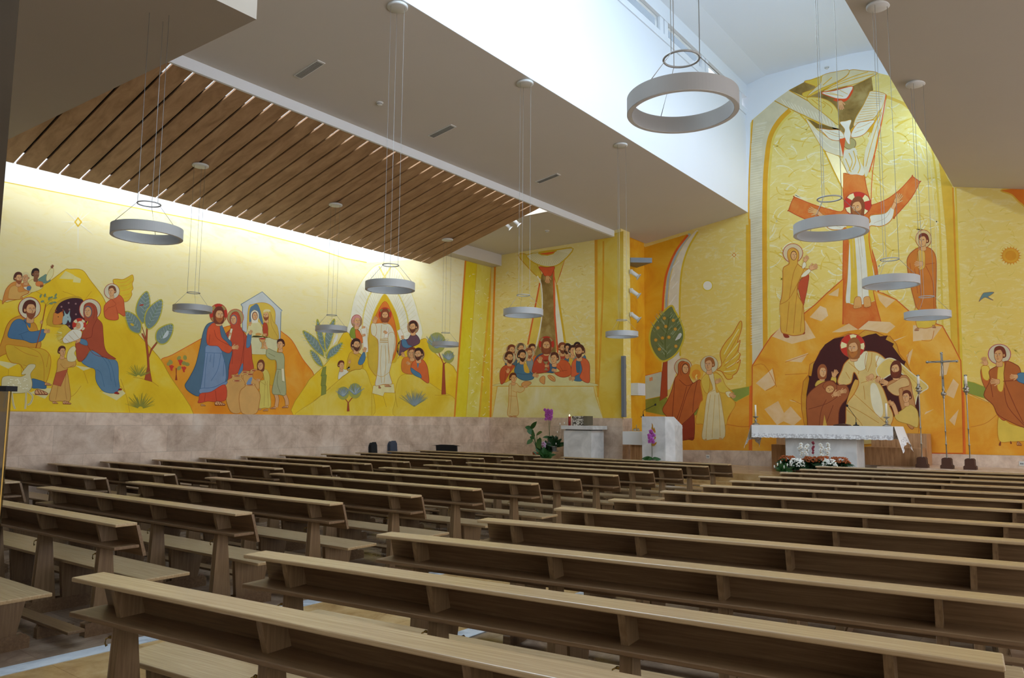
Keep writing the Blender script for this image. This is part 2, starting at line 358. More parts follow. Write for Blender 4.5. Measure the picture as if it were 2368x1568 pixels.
# ------------------------------------------------------------------ pews
PL = 3.93
def make_pew():
    r = empty('pew', (0, 0, 0))
    MB().box(0, PL, 0, .175, .876, .90, M['oak_lit']).build('book_ledge', r, .006)
    MB().hexa([(0, .235, .63), (PL, .235, .63), (PL, .262, .63), (0, .262, .63), (0, .165, .876), (PL, .165, .876), (PL, .19, .876), (0, .19, .876)], M['oak']).build('back_panel', r)
    MB().box(0, PL, 0, .2, .70, .725, M['oak']).build('hymnal_shelf', r, .005)
    for x in (.3, 1.38, 2.46, 3.54):
        MB().hexa([(x, .075, .725), (x+.036, .075, .725), (x+.036, .21, .725), (x, .21, .725), (x, .03, .876), (x+.036, .03, .876), (x+.036, .17, .876), (x, .17, .876)], M['oak_v']).build('bracket', r)
        sup = MB().prism([(.062, .70), (.15, .70), (.16, .6), (.215, .09), (.03, .09)], 'x', x, x+.06, M['oak_v']).build('post', r, .004)
        MB().prism([(.255, .415), (.62, .415), (.555, .09), (.285, .09)], 'x', x+.005, x+.05, M['oak_v']).build('seat_support', r, .004)
        MB().prism([(-.02, 0), (.64, 0), (.64, .075), (.61, .1), (-.02, .1)], 'x', x-.015, x+.075, M['oak']).build('foot', sup, .008)
        MB().tube([(x-.012, .052, .63), (x-.03, .045, .62), (x-.036, .045, .60), (x-.028, .045, .585), (x-.018, .045, .592)], .004, M['brass'], 5).tube([(x+.0, .052, .63), (x-.014, .052, .63)], .008, M['brass'], 5).build('bag_hook', sup, label='small brass bag hook')
    MB().box(0, PL, .255, .65, .415, .443, M['oak_lit']).build('seat', r, .006)
    kn = MB().box(.1, PL-.1, -.255, -.13, .105, .13, M['oak']).build('kneeler', r, .005)
    for x in (.42, 3.3):
        MB().prism([(-.265, 0), (.0, 0), (.0, .06), (-.12, .075), (-.14, .105), (-.245, .105), (-.265, .08)], 'x', x, x+.06, M['oak']).build('kneeler_foot', kn, .004)
    return r
pew0 = make_pew()
ORD = ['front', 'second', 'third', 'fourth', 'fifth', 'sixth', 'seventh', 'eighth', 'ninth', 'tenth', 'eleventh', 'twelfth', 'thirteenth', 'fourteenth']
PEWS = []
RY = [1.813, 2.766, 3.84, 4.939, 6.051, 7.098, 8.362, 9.498, 10.508, 11.659, 12.805, 13.95, 15.1]
RXs = [-4.28, -4.192, -4.178, -4.145, -4.126, -4.139, -4.162, -4.15, -4.146, -4.138, -4.18, -4.2, -4.25]
RA = [6.3, 6.6, 7.6, 8.0, 8.2, 8.6, 8.8, 9, 9, 9, 8.6, 8, 7]
for i in range(13): PEWS.append(('right', 13, i, RXs[i], RY[i], RA[i]))
MX = [-5.98-PL, -5.98-PL, -5.99-PL, -5.93-PL, -5.95-PL, -5.9-PL, -5.87-PL, -5.87-PL, -5.8-PL, -5.8-PL, -5.78-PL, -5.72-PL]
MY = [2.76, 3.74, 4.78, 5.84, 6.9, 8.03, 9.02, 10.12, 11.23, 12.32, 13.45, 14.43]
MX[0] = -6.069-PL
PEWS.append(('middle', 13, -1, -6.12-PL, 1.72, 1.6))
for i in range(12): PEWS.append(('middle', 13, i, MX[i], MY[i], 1.6 if i < 8 else .5))
LXr = [-11.2, -11.06, -10.93, -10.88, -10.82, -10.74, -10.69, -10.62, -10.64, -10.64, -10.56]
LY = [4.71, 5.69, 6.58, 7.56, 8.54, 9.5, 10.45, 11.45, 12.5, 13.54, 14.6]
PEWS.append(('left', 12, -1, -10.95-PL+.05, 3.75, 0))
for i in range(11): PEWS.append(('left', 12, i, max(LXr[i]-PL, XA+.08 if i < 7 else XA+.34), LY[i], .6))
first = True
for blk, tot, i, x, y, a in PEWS:
    o = pew0 if first else copy_tree(pew0); first = False
    o.location = (x, y, 0); o.rotation_euler = (0, 0, math.radians(a))
    row = tot-1-i-(0 if blk == 'right' else 1)
    nm = ORD[row] if row < len(ORD) else 'rear'
    if i <= (0 if blk == 'right' else -1): nm = 'rearmost'
    tag(o, 'oak pew with book ledge, %s row of the %s pew block counted from the altar' % (nm, blk), 'pew', 'oak pews')
# ------------------------------------------------------------------ pendant ring lamps
RR = .33
def make_pendant(zc):
    r = empty('pendant_lamp')
    MB().lathe([(RR-.03, 0), (RR, 0), (RR, .1), (RR-.005, .1), (RR-.03, .1), (RR-.03, 0)], (0, 0, 0), M['ring'], 96, False).build('lamp_ring', r)
    MB().lathe([(RR-.028, -.002), (RR-.002, -.002), (RR-.002, .003), (RR-.028, .003), (RR-.028, -.002)], (0, 0, 0), M['ring_in'], 96, False).build('diffuser', r)
    tr = MB(); n = 36; q = []
    pts = [(.107*math.cos(2*math.pi*i/n), .107*math.sin(2*math.pi*i/n), .34) for i in range(n+1)]
    tr.tube(pts, .007, M['ring']); tr.build('spreader_ring', r)
    for a in (20, 140, 260):
        a = math.radians(a); c, s_ = math.cos(a), math.sin(a)
        MB().tube([((RR-.015)*c, (RR-.015)*s_, .1), (.107*c, .107*s_, .34), (.107*c, .107*s_, zc)], .0028, M['wire'], 4).build('wire', r)
    MB().lathe([(0, zc-.035), (.13, zc-.035), (.145, zc-.025), (.145, zc), (0, zc)], (0, 0, 0), M['cap'], 28).build('canopy', r)
    return r
PD = [((340, 543), -12.2, 'ring pendant lamp hanging left of the slatted ceiling in front of the painted star', -7.3),
      ((445, 715), -12.6, 'ring pendant lamp left of the haloed couple of the wedding mural', 0),
      ((766, 760), -12.6, 'ring pendant lamp in front of the painted palm leaves', 0),
      ((1030, 795), -12.7, 'ring pendant lamp in front of the painted tree beside the yellow bands', 0),
      ((902, 665), -7.35, 'ring pendant lamp above the white-robed figure in the orange almond shape', 0),
      ((1210, 724), -7.35, 'ring pendant lamp left of the gold strip of the supper mural', 0),
      ((1438, 773), -7.45, 'ring pendant lamp in front of the column edge with the spotlights', 0),
      ((1578, 255), -1.85, 'largest ring pendant lamp, high before the bright light well', 0),
      ((1921, 535), -1.85, 'ring pendant lamp crossing the chest of the crucified figure', 0),
      ((2060, 655), -1.92, 'ring pendant lamp right of the feet of the crucified figure', 0),
      ((2145, 730), -1.95, 'lowest ring pendant lamp at the feet of the painted man on the mountain', 0)]
for (x, y), X, lab, al in PD:
    if x == 340: X = -7.35
    p = atX(x, y+6, X)
    if X < -12: zc = zs(X)
    elif X < -5: zc = ZF+(X+10.34)*(ZE-ZF)/(XE+10.34)
    else: zc = ZR-.23*(X-XR)
    if x == 340: zc = 7.4
    r = make_pendant(zc-p.z-.002); r.location = p
    tag(r, lab, 'pendant lamp', 'ring pendant lamps on wires')
# ------------------------------------------------------------------ ceiling fixtures
def pz(x): return ZF+(x+10.34)*(ZE-ZF)/(XE+10.34)
def onplaster(x, y):
    # intersect the ray with the sloping plaster ceiling
    d = ray(x, y); k = (ZE-ZF)/(XE+10.34); t = (ZF+10.34*k-EYE)/(d.z-k*d.x); return Vector((0, 0, EYE))+d*t
for (x, y), lab in (((715, 160), 'grey slot air vent in the plaster ceiling, nearest of three'), ((1022, 303), 'grey slot air vent in the middle of the plaster ceiling'), ((1267, 412), 'farthest grey slot air vent in the plaster ceiling')):
    p = onplaster(x, y); v = empty('air_vent', p); tag(v, lab, 'air vent', 'slot vents in the plaster ceiling')
    MB().box(-.3, .3, -.075, .075, -.015, .0, M['cap']).build('frame', v)
    sl = MB()
    for i in range(5): sl.box(-.27, .27, -.055+.024*i, -.045+.024*i, -.02, -.012, M['grey'])
    sl.build('slats', v); v.rotation_euler = (0, -math.atan((ZE-ZF)/(XE+10.34)), 0)
def smoke(p, lab):
    s = empty('smoke_detector', p); tag(s, lab, 'smoke detector')
    MB().lathe([(0, -.05), (.03, -.05), (.045, -.04), (.05, -.02), (.06, -.015), (.065, 0), (0, 0)], (0, 0, 0), M['cap'], 20).build('housing', s)
    MB().lathe([(.0465, -.035), (.049, -.028)], (0, 0, 0), M['black'], 20).build('vent_ring', s)
smoke(onplaster(878, 237), 'round smoke detector on the sloping plaster ceiling')
smoke(atZ(1265, 533, 6.85), 'small round smoke detector on the flat ceiling of the side altar')
p = ray(1912, 155); t = (ZW+.95-EYE)/p.z; smoke(Vector((0, 0, EYE))+p*min(t, (YD-.3)/p.y), 'small round smoke detector on the white vault')
# ------------------------------------------------------------------ spotlights
def spotlight(p, d, lab, g, size=1):
    s = empty('spotlight', p); tag(s, lab, 'spotlight', g)
    R = Vector(d).to_track_quat('Z', 'Y').to_matrix()
    MB().box(-.03*size, .03*size, -.03*size, .03*size, -.06, .06, M['spot']).build('bracket', s)
    b = MB().lathe([(0, -.12*size), (.045*size, -.12*size), (.05*size, -.11*size), (.05*size, .1*size), (.042*size, .1*size), (.04*size, .06*size), (0, .06*size)], (d[0]*.12*size, d[1]*.12*size, d[2]*.12*size), M['spot'], 18, axis=R).build('lamp_head', s)
    MB().lathe([(.045*size, 0), (.09*size, .03*size), (.09*size, .035*size), (.045*size, .005*size)], (d[0]*.2*size, d[1]*.2*size, d[2]*.2*size), M['spot'], 18, axis=R).build('collar', s)
    MB().lathe([(0, 0), (.038*size, 0)], (d[0]*.19*size, d[1]*.19*size, d[2]*.19*size), M['grey'], 16, axis=R).build('lens', s)
YB = YC+.5
for i, ((x, y), lab) in enumerate((((1461.5, 630), 'white spotlight on the back of the column, topmost of three'), ((1461.5, 673), 'white spotlight on the back of the column, middle of three'), ((1461.5, 728), 'white spotlight on the back of the column, lowest of three'))):
    q = atX(x, y, XK+.04); q.y = YC+.46; spotlight(q+Vector((.03, .0, 0)), Vector((.75, .3, -.62)).normalized(), lab, 'spotlights behind the column', 1.15)
for (x, y), lab in (((1150, 508), 'grey-white ceiling spotlight left, half hidden by the slats'), ((1168, 516), 'white ceiling spotlight beside the end of the slats, middle of three'), ((1187, 508), 'white ceiling spotlight farthest right of the slats')):
    q = atZ(x, y, 6.79); spotlight(q, Vector((.5, .55, -.65)).normalized(), lab, 'spotlights on the side altar ceiling', .9)
# small wall ledges behind the column
q = atX(1461, 598, XK+.03)
t = MB().hexa([(XK+.03, YC+.52, q.z-.12), (XK+.5, YC+.9, q.z-.12), (XK-.2, YC+1.3, q.z-.12), (XK-.25, YC+.52, q.z-.12), (XK+.03, YC+.52, q.z+.02), (XK+.5, YC+.9, q.z+.02), (XK-.2, YC+1.3, q.z+.02), (XK-.25, YC+.52, q.z+.02)], M['grey']).build('shelf_bracket')
tag(t, 'grey triangular ledge behind the column above the spotlights', 'ledge')
q = atX(1462, 914, XK+.03); q2 = atX(1462, 886, XK+.03)
t = MB().box(XK-.15, XK+.22, YC+.53, YC+.95, q.z, q2.z, M['cap']).build('wall_box'); tag(t, 'small white box fixed behind the column above the credence table', 'box')
# column loudspeaker
a = atY(1441, 823, YC-.12); b2 = atY(1449, 965, YC-.12)
sp = empty('column_loudspeaker', (a.x, YC-.14, b2.z)); tag(sp, 'slim grey column loudspeaker on the corner of the supper wall', 'loudspeaker')
h = a.z-b2.z
MB().box(-.06, .05, 0, .1, 0, h, M['grey']).build('cabinet', sp, .01); MB().box(-.045, .02, -.006, 0, .03, h-.03, simple('grille', '#70757c', .8, var=.2, scale=80)).build('grille', sp)
MB().box(-.03, .03, .1, .14, h*.2, h*.2+.1, M['grey']).box(-.03, .03, .1, .14, h*.8, h*.8+.1, M['grey']).build('wall_bracket', sp)
# ------------------------------------------------------------------ altar
ax0, ax1, ay0, ay1 = atY(1738, 986, 17.75).x, atY(2065, 986, 17.75).x, 17.75, 18.75
zt = 1.655
al = empty('altar', (ax0, ay0, PF)); al_w = ax1-ax0; H = zt-PF
tag(al, 'pale marble altar table on the sanctuary platform', 'altar')
MB().box(.05, al_w-.05, .05, .95, H-.1, H-.004, M['altar']).build('table_top', al, .008)
bx0 = atY(1817, 1060, 17.9).x-ax0; bx1 = atY(1982, 1060, 17.9).x-ax0
MB().box(bx0, bx1, .15, .85, 0, H-.1, M['altar']).build('altar_base', al, .006)
g = MB(); pts = [(bx0+.35+i*.11, .146, H-.26+.02*math.sin(math.pi*i/8)) for i in range(9)]
g.tube(pts, .004, M['grey']); g.build('engraved_arc', al, label='thin engraved curved line')
# cloth: top sheet, front drop with scalloped lace, long side drops
cl = MB()
def drop(pts_top, lens, out, lace=True):
    n = len(pts_top); b = len(cl.v); rows = 6
    for i, p in enumerate(pts_top):
        for r_ in range(rows+1):
            t = r_/rows; wav = .012*math.sin(i*1.3)*t
            cl.v.append((p[0]+out[0]*(wav+.02*t), p[1]+out[1]*(wav+.02*t), p[2]-lens[i]*t))
    for i in range(n-1):
        for r_ in range(rows):
            cl.face([b+i*(rows+1)+r_, b+i*(rows+1)+r_+1, b+(i+1)*(rows+1)+r_+1, b+(i+1)*(rows+1)+r_], M['lace'] if (r_ >= rows-2 and lace) else M['cloth'], True)
m, n, l, b_ = newmat('lace'); f = noise(n, l, coords(n, l), 26, 2); l.new(ramp(n, l, f, [(.42, '#c2c0c0'), (.5, '#dddddd'), (.6, '#efefef')]), b_.inputs['Base Color']); b_.inputs['Roughness'].default_value = .9; M['lace'] = m
N = 60
cl.box(0, al_w, 0, 1.0, H-.003, H+.004, M['cloth'])
drop([(al_w*i/N, 0, H+.003) for i in range(N+1)], [.28+.012*abs(math.sin(i*math.pi/3)) for i in range(N+1)], (0, -1))
drop([(al_w*i/N, 1.0, H+.003) for i in range(N+1)], [.28+.012*abs(math.sin(i*math.pi/3)) for i in range(N+1)], (0, 1))
for x, sgn in ((0, -1), (al_w, 1)):
    nn = 24; b = len(cl.v)
    for i in range(nn+1):
        for r_ in range(7):
            t = r_/6; y = i/nn
            pinch = .1*math.sin(t*math.pi/2)*(1-2*y)*.6
            L_ = .34+.22*abs(2*y-1)**2
            cl.v.append((x+sgn*(.02+.16*t+.02*math.sin(i*1.1)*t), y-pinch*t*.6, H+.003-L_*t))
    for i in range(nn):
        for r_ in range(6): cl.face([b+i*7+r_, b+i*7+r_+1, b+(i+1)*7+r_+1, b+(i+1)*7+r_], M['lace'] if r_ >= 4 else M['cloth'], True)
c_ = cl.build('altar_cloth'); c_.location = (ax0, ay0, PF); tag(c_, 'white linen altar cloth with scalloped lace hem', 'altar cloth')
# candlesticks on the altar
def candlestick(p, lab, h=.46):
    c = empty('candlestick', p); tag(c, lab, 'candlestick', 'candlesticks on the altar')
    MB().lathe([(0, 0), (.09, 0), (.09, .012), (.07, .03), (.03, .05), (.02, .07), (.035, .09), (.04, .105), (.02, .125), (.016, .16), (.055, .185), (.07, .2), (.068, .204), (.02, .2), (0, .2)], (0, 0, 0), M['silver'], 18).build('holder', c)
    w_ = MB().lathe([(0, .2), (.022, .2), (.022, h-.005), (.018, h), (0, h)], (0, 0, 0), M['wax'], 14).build('candle', c, label='white candle')
    MB().tube([(0, 0, h), (0.002, 0, h+.02)], .002, M['black'], 4).build('wick', w_)
q = atY(1748, 985, 18.2); candlestick((q.x, 18.2, zt+.008), 'silver candlestick with white candle on the left end of the altar', .48)
q = atY(2051, 985, 18.2); candlestick((q.x, 18.2, zt+.008), 'silver candlestick with white candle on the right end of the altar', .5)
def goose(p, pts, lab, nm='microphone'):
    g = empty(nm, p); tag(g, lab, 'microphone', 'gooseneck microphones')
    MB().lathe([(0, 0), (.07, 0), (.06, .02), (.02, .03), (.012, .08), (0, .09)], (0, 0, 0), M['black'], 14).build('base', g)
    MB().tube([(0, 0, .05)]+pts, .006, M['black'], 6).build('gooseneck', g)
    e = pts[-1]; MB().ball(e, .025, .025, .03, M['black']).build('microphone_head', g)
q = atY(1980, 984, 18.25); e = atY(1959, 939, 18.25)
goose((q.x, 18.25, zt+.008), [(0, 0, .18), ((e.x-q.x)*.5, 0, (e.z-q.z)*.72), (e.x-q.x, 0, e.z-zt)], 'black gooseneck microphone on the altar right of centre')
ms = empty('missal_stand', (q.x-.28, 18.2, zt+.008)); tag(ms, 'low brown book rest on the altar beside the microphone', 'book stand')
MB().prism([(-.16, .0), (.16, 0), (.14, .02), (.0, .05), (-.14, .02)], 'y', -.12, .12, M['brownwood']).build('book_rest', ms, .004); MB().box(-.16, .16, -.14, -.12, 0, .02, M['brownwood']).build('lip', ms)
# ------------------------------------------------------------------ wooden seats behind the altar
sb = empty('presider_bench', (0, 0, 0)); tag(sb, 'stepped oak bench block behind the altar', 'bench')
xa, xb = atY(1793, 1050, 19.3).x, atY(2140, 1040, 19.3).x
xm = atY(2000, 1050, 18.95).x
h1 = atY(2100, 1036, 18.95).z; h2 = atY(2100, 1003, 19.35).z
MB().box(xm, xb-.02, 18.95, 19.9, PF+.2, h1, M['furn']).build('seat_block', sb, .005)
MB().box(atY(2014, 1003, 19.4).x, xb+.02, 19.4, 20.0, PF+.2, h2, M['furn']).build('backrest_block', sb, .005)
b_ = empty('server_bench', (0, 0, 0)); tag(b_, 'oak bench end seen left behind the altar base', 'bench')
MB().box(xa, xa+.9, 19.4, 20.0, PF, h2-.05, M['furn']).build('backrest_block', b_, .005); MB().box(xa+.02, xa+.9, 18.95, 19.4, PF, h1, M['furn']).build('seat_block', b_, .005)
# ------------------------------------------------------------------ processional stands
def stand_base(r):
    MB().prism([(-.11, 0), (.11, 0), (.11, .06), (.085, .08), (.08, .2), (.06, .22), (-.06, .22), (-.08, .2), (-.085, .08), (-.11, .06)], 'y', -.11, .11, M['brownwood']).build('base', r, .01)
def pole(r, h):
    MB().lathe([(.013, .2), (.013, .5), (.022, .51), (.022, .53), (.012, .54), (.012, h*.5), (.02, h*.5+.01), (.02, h*.5+.03), (.012, h*.5+.04), (.012, h)], (0, 0, 0), M['silver'], 12).build('pole', r)
YS = 18.7
for (x, xt), lab in (((2133, 2131.5), 'tall silver processional candle stand left of the crucifix'), ((2244, 2233), 'tall silver processional candle stand right of the crucifix')):
    q = atY(x, 1075, YS); r = empty('candle_stand', (q.x, YS, PF+.2)); tag(r, lab, 'candle stand', 'processional candle stands')
    H_ = atY(xt, 868, YS).z-PF-.2
    stand_base(r); pole(r, H_-.32)
    MB().lathe([(.012, 0), (.03, .02), (.02, .04), (.055, .07), (.065, .09), (.03, .11), (.07, .13), (.045, .17), (.03, .2), (.035, .22), (.02, .24)], (0, 0, H_-.42), M['silver'], 16).build('knop', r)
    MB().lathe([(0, 0), (.028, 0), (.028, .2), (.022, .205), (0, .205)], (0, 0, H_-.2), M['wax'], 14).build('candle', r, label='white candle')
    MB().lathe([(.03, .17), (.031, .2), (.0, .21)], (0, 0, H_-.19), M['silver'], 12).build('candle_cap', r)
q = atY(2190.5, 1075, YS); r = empty('processional_cross', (q.x, YS, PF+.2)); tag(r, 'tall silver processional crucifix between the two candle stands', 'crucifix')
H_ = atY(2182, 815, YS).z-PF-.2; stand_base(r); pole(r, H_-.95)
MB().lathe([(.012, 0), (.03, .02), (.02, .04), (.05, .08), (.055, .1), (.05, .12), (.02, .15), (.025, .18), (.035, .2), (.02, .22), (.028, .25), (.015, .27)], (0, 0, H_-1.0), M['silver'], 16).build('knop', r)
cz = H_-.2
MB().box(-.022, .022, -.012, .012, H_-.75, H_-.03, M['silver']).box(-.27, .27, -.012, .012, cz-.02, cz+.02, M['silver']).ball((-.28, 0, cz), .035, .015, .03, M['silver']).ball((.28, 0, cz), .035, .015, .03, M['silver']).ball((0, 0, H_-.02), .03, .015, .035, M['silver']).build('cross', r)
co = MB().ball((0, -.03, cz+.0), .018, .018, .024, M['silver']).tube([(0, -.03, cz-.02), (.005, -.035, cz-.12), (-.005, -.03, cz-.2), (.006, -.04, cz-.3), (0, -.03, cz-.38)], .018, M['silver'], 8, .5)
co.tube([(0, -.028, cz-.03), (-.09, -.022, cz+.0), (-.2, -.018, cz+.012)], .01, M['silver'], 6, .6).tube([(0, -.028, cz-.03), (.09, -.022, cz+.0), (.2, -.018, cz+.012)], .01, M['silver'], 6, .6).build('corpus', r, label='small silver figure on the cross')
# ------------------------------------------------------------------ ambo
YM = 17.2
a0 = atY(1484, 963, YM); a1 = atY(1538, 963, YM); a2 = atY(1560, 978, YM+.3)
am = empty('ambo', (a0.x, YM, PF)); tag(am, 'white marble lectern with gold flame at the sanctuary edge', 'lectern')
w = a1.x-a0.x; hz = a0.z-PF; w2 = a2.x-a0.x
MB().hexa([(0, 0, 0), (w, 0, 0), (w, .5, 0), (0, .5, 0), (0, 0, hz), (w, 0, hz), (w, .5, hz-.02), (0, .5, hz-.02)], M['altar']).build('front_slab', am, .004)
MB().hexa([(w, .01, 0), (w2+.02, .3, 0), (w2, .75, 0), (w, .5, 0), (w, .01, hz), (w2-.0, .3, hz-.22), (w2, .75, hz-.22), (w, .5, hz)], M['altar']).build('side_slab', am, .004)
MB().box(.05, w2-.02, .45, .8, hz-.3, hz-.26, M['altar']).build('book_rest', am)
def flame(pts):  # crop coordinates of the zoom (1400,900) at 8.71 per pixel
    return [atY(1400+x/8.71, 900+y/8.71, YM) for x, y in pts]
fm = MB()
for pts in ([(935, 680), (958, 720), (962, 770), (975, 800), (988, 765), (995, 800), (1012, 850), (1005, 890), (975, 855), (940, 825), (926, 790), (940, 745)],
            [(1005, 940), (1020, 975), (1000, 1010), (980, 1025), (992, 985)], [(930, 1110), (945, 1085), (985, 1085), (1040, 1062), (1020, 1110), (990, 1140), (950, 1150), (932, 1135)]):
    P = [q-Vector((a0.x, YM, PF)) for q in flame(pts)]; tri = tessellate_polygon([[Vector((q.x, q.z, 0)) for q in P]]); b = len(fm.v)
    fm.v += [(q.x, -.008, q.z) for q in P]
    for t in tri: fm.face([b+i for i in t], M['gold'])
    for i in range(len(P)):
        j = (i+1) % len(P); c = len(fm.v); fm.v += [(P[i].x, -.008, P[i].z), (P[j].x, -.008, P[j].z), (P[j].x, 0, P[j].z), (P[i].x, 0, P[i].z)]; fm.face([c, c+1, c+2, c+3], M['gold'])
fm.build('flame_emblem', am, label='gold flame emblem')
q = atY(1488, 963, YM+.3); e = atY(1516, 934, YM+.3); k1 = atY(1490, 949, YM+.3)
goose((q.x+.02, YM+.25, a0.z-.02), [(0, 0, k1.z-q.z), (.02, 0, k1.z-q.z+.02), (e.x-q.x, 0, e.z-q.z)], 'black gooseneck microphone on the white lectern')
# ------------------------------------------------------------------ credence table
YQ = 17.75
c0 = atY(1440, 998, YQ); c1 = atY(1484, 998, YQ); cb = atY(1440, 1028, YQ)
cr = empty('credence_table', (c0.x, YQ, PF)); tag(cr, 'small wooden credence table left of the white lectern', 'side table')
cw = c1.x-c0.x+.35; ch = c0.z-PF
MB().box(.18, cw-.02, .08, .5, 0, ch-.03, M['furn']).build('table_base', cr, .004); MB().box(.01, cw-.01, .01, .58, ch-.03, ch-.005, M['furn']).build('table_top', cr)
cc = MB().box(0, cw, 0, .6, ch-.004, ch+.003, M['cloth'])
nn = 16
for a_, b_ in ((0, 1),):
    b = len(cc.v)
    for i in range(nn+1):
        for r_ in range(4): cc.v.append((cw*i/nn, -.006-.006*math.sin(i*1.1)*r_/3, ch+.002-(ch-(cb.z-PF))*r_/3))
    for i in range(nn):
        for r_ in range(3): cc.face([b+i*4+r_, b+i*4+r_+1, b+(i+1)*4+r_+1, b+(i+1)*4+r_], M['cloth'], True)
cc.box(cw, cw+.005, 0, .6, cb.z-PF, ch+.003, M['cloth']).box(-.005, 0, 0, .6, cb.z-PF+.01, ch+.003, M['cloth'])
o = cc.build('table_cloth'); o.location = (c0.x, YQ, PF); tag(o, 'white cloth over the small credence table', 'table cloth')
zc_ = PF+ch+.003
bl = empty('altar_bells', (c0.x+.3, YQ+.2, zc_)); tag(bl, 'cluster of small metal altar bells on the credence table', 'altar bells')
for i, (x, y) in enumerate(((-.07, 0), (.07, 0), (0, .06), (0, -.06))):
    MB().lathe([(.035, 0), (.034, .01), (.022, .035), (.012, .05), (0, .052)], (x, y, .02), M['silver'], 14).build('bell', bl)
MB().tube([(-.08, 0, .08), (.08, 0, .08)], .006, M['silver']).tube([(0, -.07, .08), (0, .07, .08)], .006, M['silver']).tube([(0, 0, .07), (0, 0, .16)], .008, M['silver']).ball((0, 0, .165), .014, .014, .014, M['silver']).build('handle', bl)
for i, (dx, lab) in enumerate(((.52, 'small clear glass cruet on the credence table, left one'), (.66, 'small clear glass cruet on the credence table, next to the lectern'))):
    c = empty('cruet', (c0.x+dx, YQ+.18, zc_)); tag(c, lab, 'cruet', 'glass cruets')
    MB().lathe([(0, 0), (.04, 0), (.045, .03), (.035, .07), (.015, .09), (.015, .12), (.022, .13), (.02, .13), (.012, .12), (.012, .09), (.03, .07), (.04, .03), (.036, .005), (0, .005)], (0, 0, 0), M['glass'], 16).build('bottle', c)
    MB().ball((0, 0, .145), .014, .014, .018, M['glass']).build('stopper', c)
pc = empty('white_ewer', (c0.x+.78, YQ+.35, zc_)); tag(pc, 'white jug half hidden behind the lectern', 'jug')
MB().lathe([(0, 0), (.05, 0), (.055, .1), (.04, .2), (.035, .26), (.075, .3), (.07, .3), (.03, .26), (0, .2)], (0, 0, 0), M['plastic'], 18).build('body', pc)
MB().tube([(.04, 0, .25), (.09, 0, .22), (.09, 0, .12), (.05, 0, .08)], .008, M['plastic']).build('handle', pc)
# ------------------------------------------------------------------ tabernacle pedestal
YT = 17.2
t0 = atY(1297, 984, YT); t1 = atY(1371, 984, YT); tb0 = atY(1302, 995, YT); tb1 = atY(1365, 995, YT)
pe = empty('tabernacle_pedestal', (t0.x, YT, PF)); tag(pe, 'white marble pedestal with overhanging top slab under the supper mural', 'pedestal')
th = t0.z-PF; tw = t1.x-t0.x
MB().box(0, tw, 0, .75, th-.1, th, M['altar']).build('top_slab', pe, .005)
MB().box(.1, tw-.1, .08, .65, th-.13, th-.1, M['grey']).build('shadow_gap', pe)
MB().box(.06, tw-.08, .05, .7, 0, th-.13, M['altar']).build('pedestal_body', pe, .005)
x0 = atY(1323, 975, YT+.2).x; x1 = atY(1348, 975, YT+.2).x; z1 = atY(1323, 962, YT+.2).z
tn = empty('tabernacle', (x0, YT+.2, PF+th)); tag(tn, 'silver mosaic tabernacle box on the white pedestal', 'tabernacle')
zt_ = z1-PF-th
MB().hexa([(0, 0, 0), (x1-x0, 0, 0), (x1-x0, .3, 0), (0, .3, 0), (0, 0, zt_), (x1-x0, 0, zt_), (x1-x0, .3, zt_), (0, .3, zt_)], M['mosaic']).build('mosaic_door', tn)
MB().box(x1-x0, x1-x0+.13, .02, .3, .01, zt_, simple('tabernacle_side', '#6f6855', .5, .3)).build('side_panel', tn)
q = atY(1317, 983, YT+.15); cd = empty('sanctuary_candle', (q.x, YT+.15, PF+th)); tag(cd, 'red sanctuary candle burning beside the tabernacle', 'candle')
hc = atY(1317, 962, YT+.15).z-q.z
MB().lathe([(0, 0), (.036, 0), (.036, hc), (.03, hc), (.03, hc-.01), (0, hc-.01)], (0, 0, 0), M['redglass'], 20).build('candle_body', cd)
MB().lathe([(0, 0), (.012, .012), (.014, .025), (.006, .05), (0, .06)], (0, 0, hc), M['flame'], 12).build('flame', cd)
# ------------------------------------------------------------------ plants
def leafmesh(mb, base, d, L_, wd, mat, droop=.3):
    d = Vector(d).normalized(); side = d.cross(Vector((.5+random.uniform(-.7, .7), -.85, .25+random.uniform(-.5, .5))))
    side = side.normalized() if side.length > .05 else Vector((1, 0, 0))
    up = side.cross(d); b = len(mb.v); n = 6
    for i in range(n+1):
        t = i/n; w_ = wd*math.sin(math.pi*min(1, t*.9+.1))**.8*(1-t*.25) if i < n else 0
        c = Vector(base)+d*L_*t-Vector((0, 0, 1))*droop*L_*t*t
        for s_ in (-1, 0, 1): mb.v.append(tuple(c+side*w_*s_+up*(.12*w_*abs(s_))))
    for i in range(n):
        for k in (0, 1): mb.face([b+i*3+k, b+i*3+k+1, b+(i+1)*3+k+1, b+(i+1)*3+k], mat, True)
def potlathe(r0, r1, h): return [(0, 0), (r0, 0), (r1, h*.85), (r1*1.08, h*.86), (r1*1.08, h), (r1*.95, h), (r1*.93, h*.9), (0, h*.9)]
def ppix(x, y, Yv): return atY(x, y, Yv)
YP = 17.0
def zoomP(x, y, Yv): return atY(1200+x/9.8, 920+y/9.8, Yv)
p0 = zoomP(425, 1230, YP)
pt = empty('potted_philodendron', (p0.x, YP, PF)); tag(pt, 'broad-leaved plant in terracotta pot left of the tabernacle pedestal', 'potted plant')
hp = p0.z-PF
MB().lathe(potlathe(.1, .135, hp), (0, 0, 0), M['terra'], 24).build('pot', pt)
def rel(q, o): return Vector((q.x-o[0], q.y-o[1], q.z-o[2]))
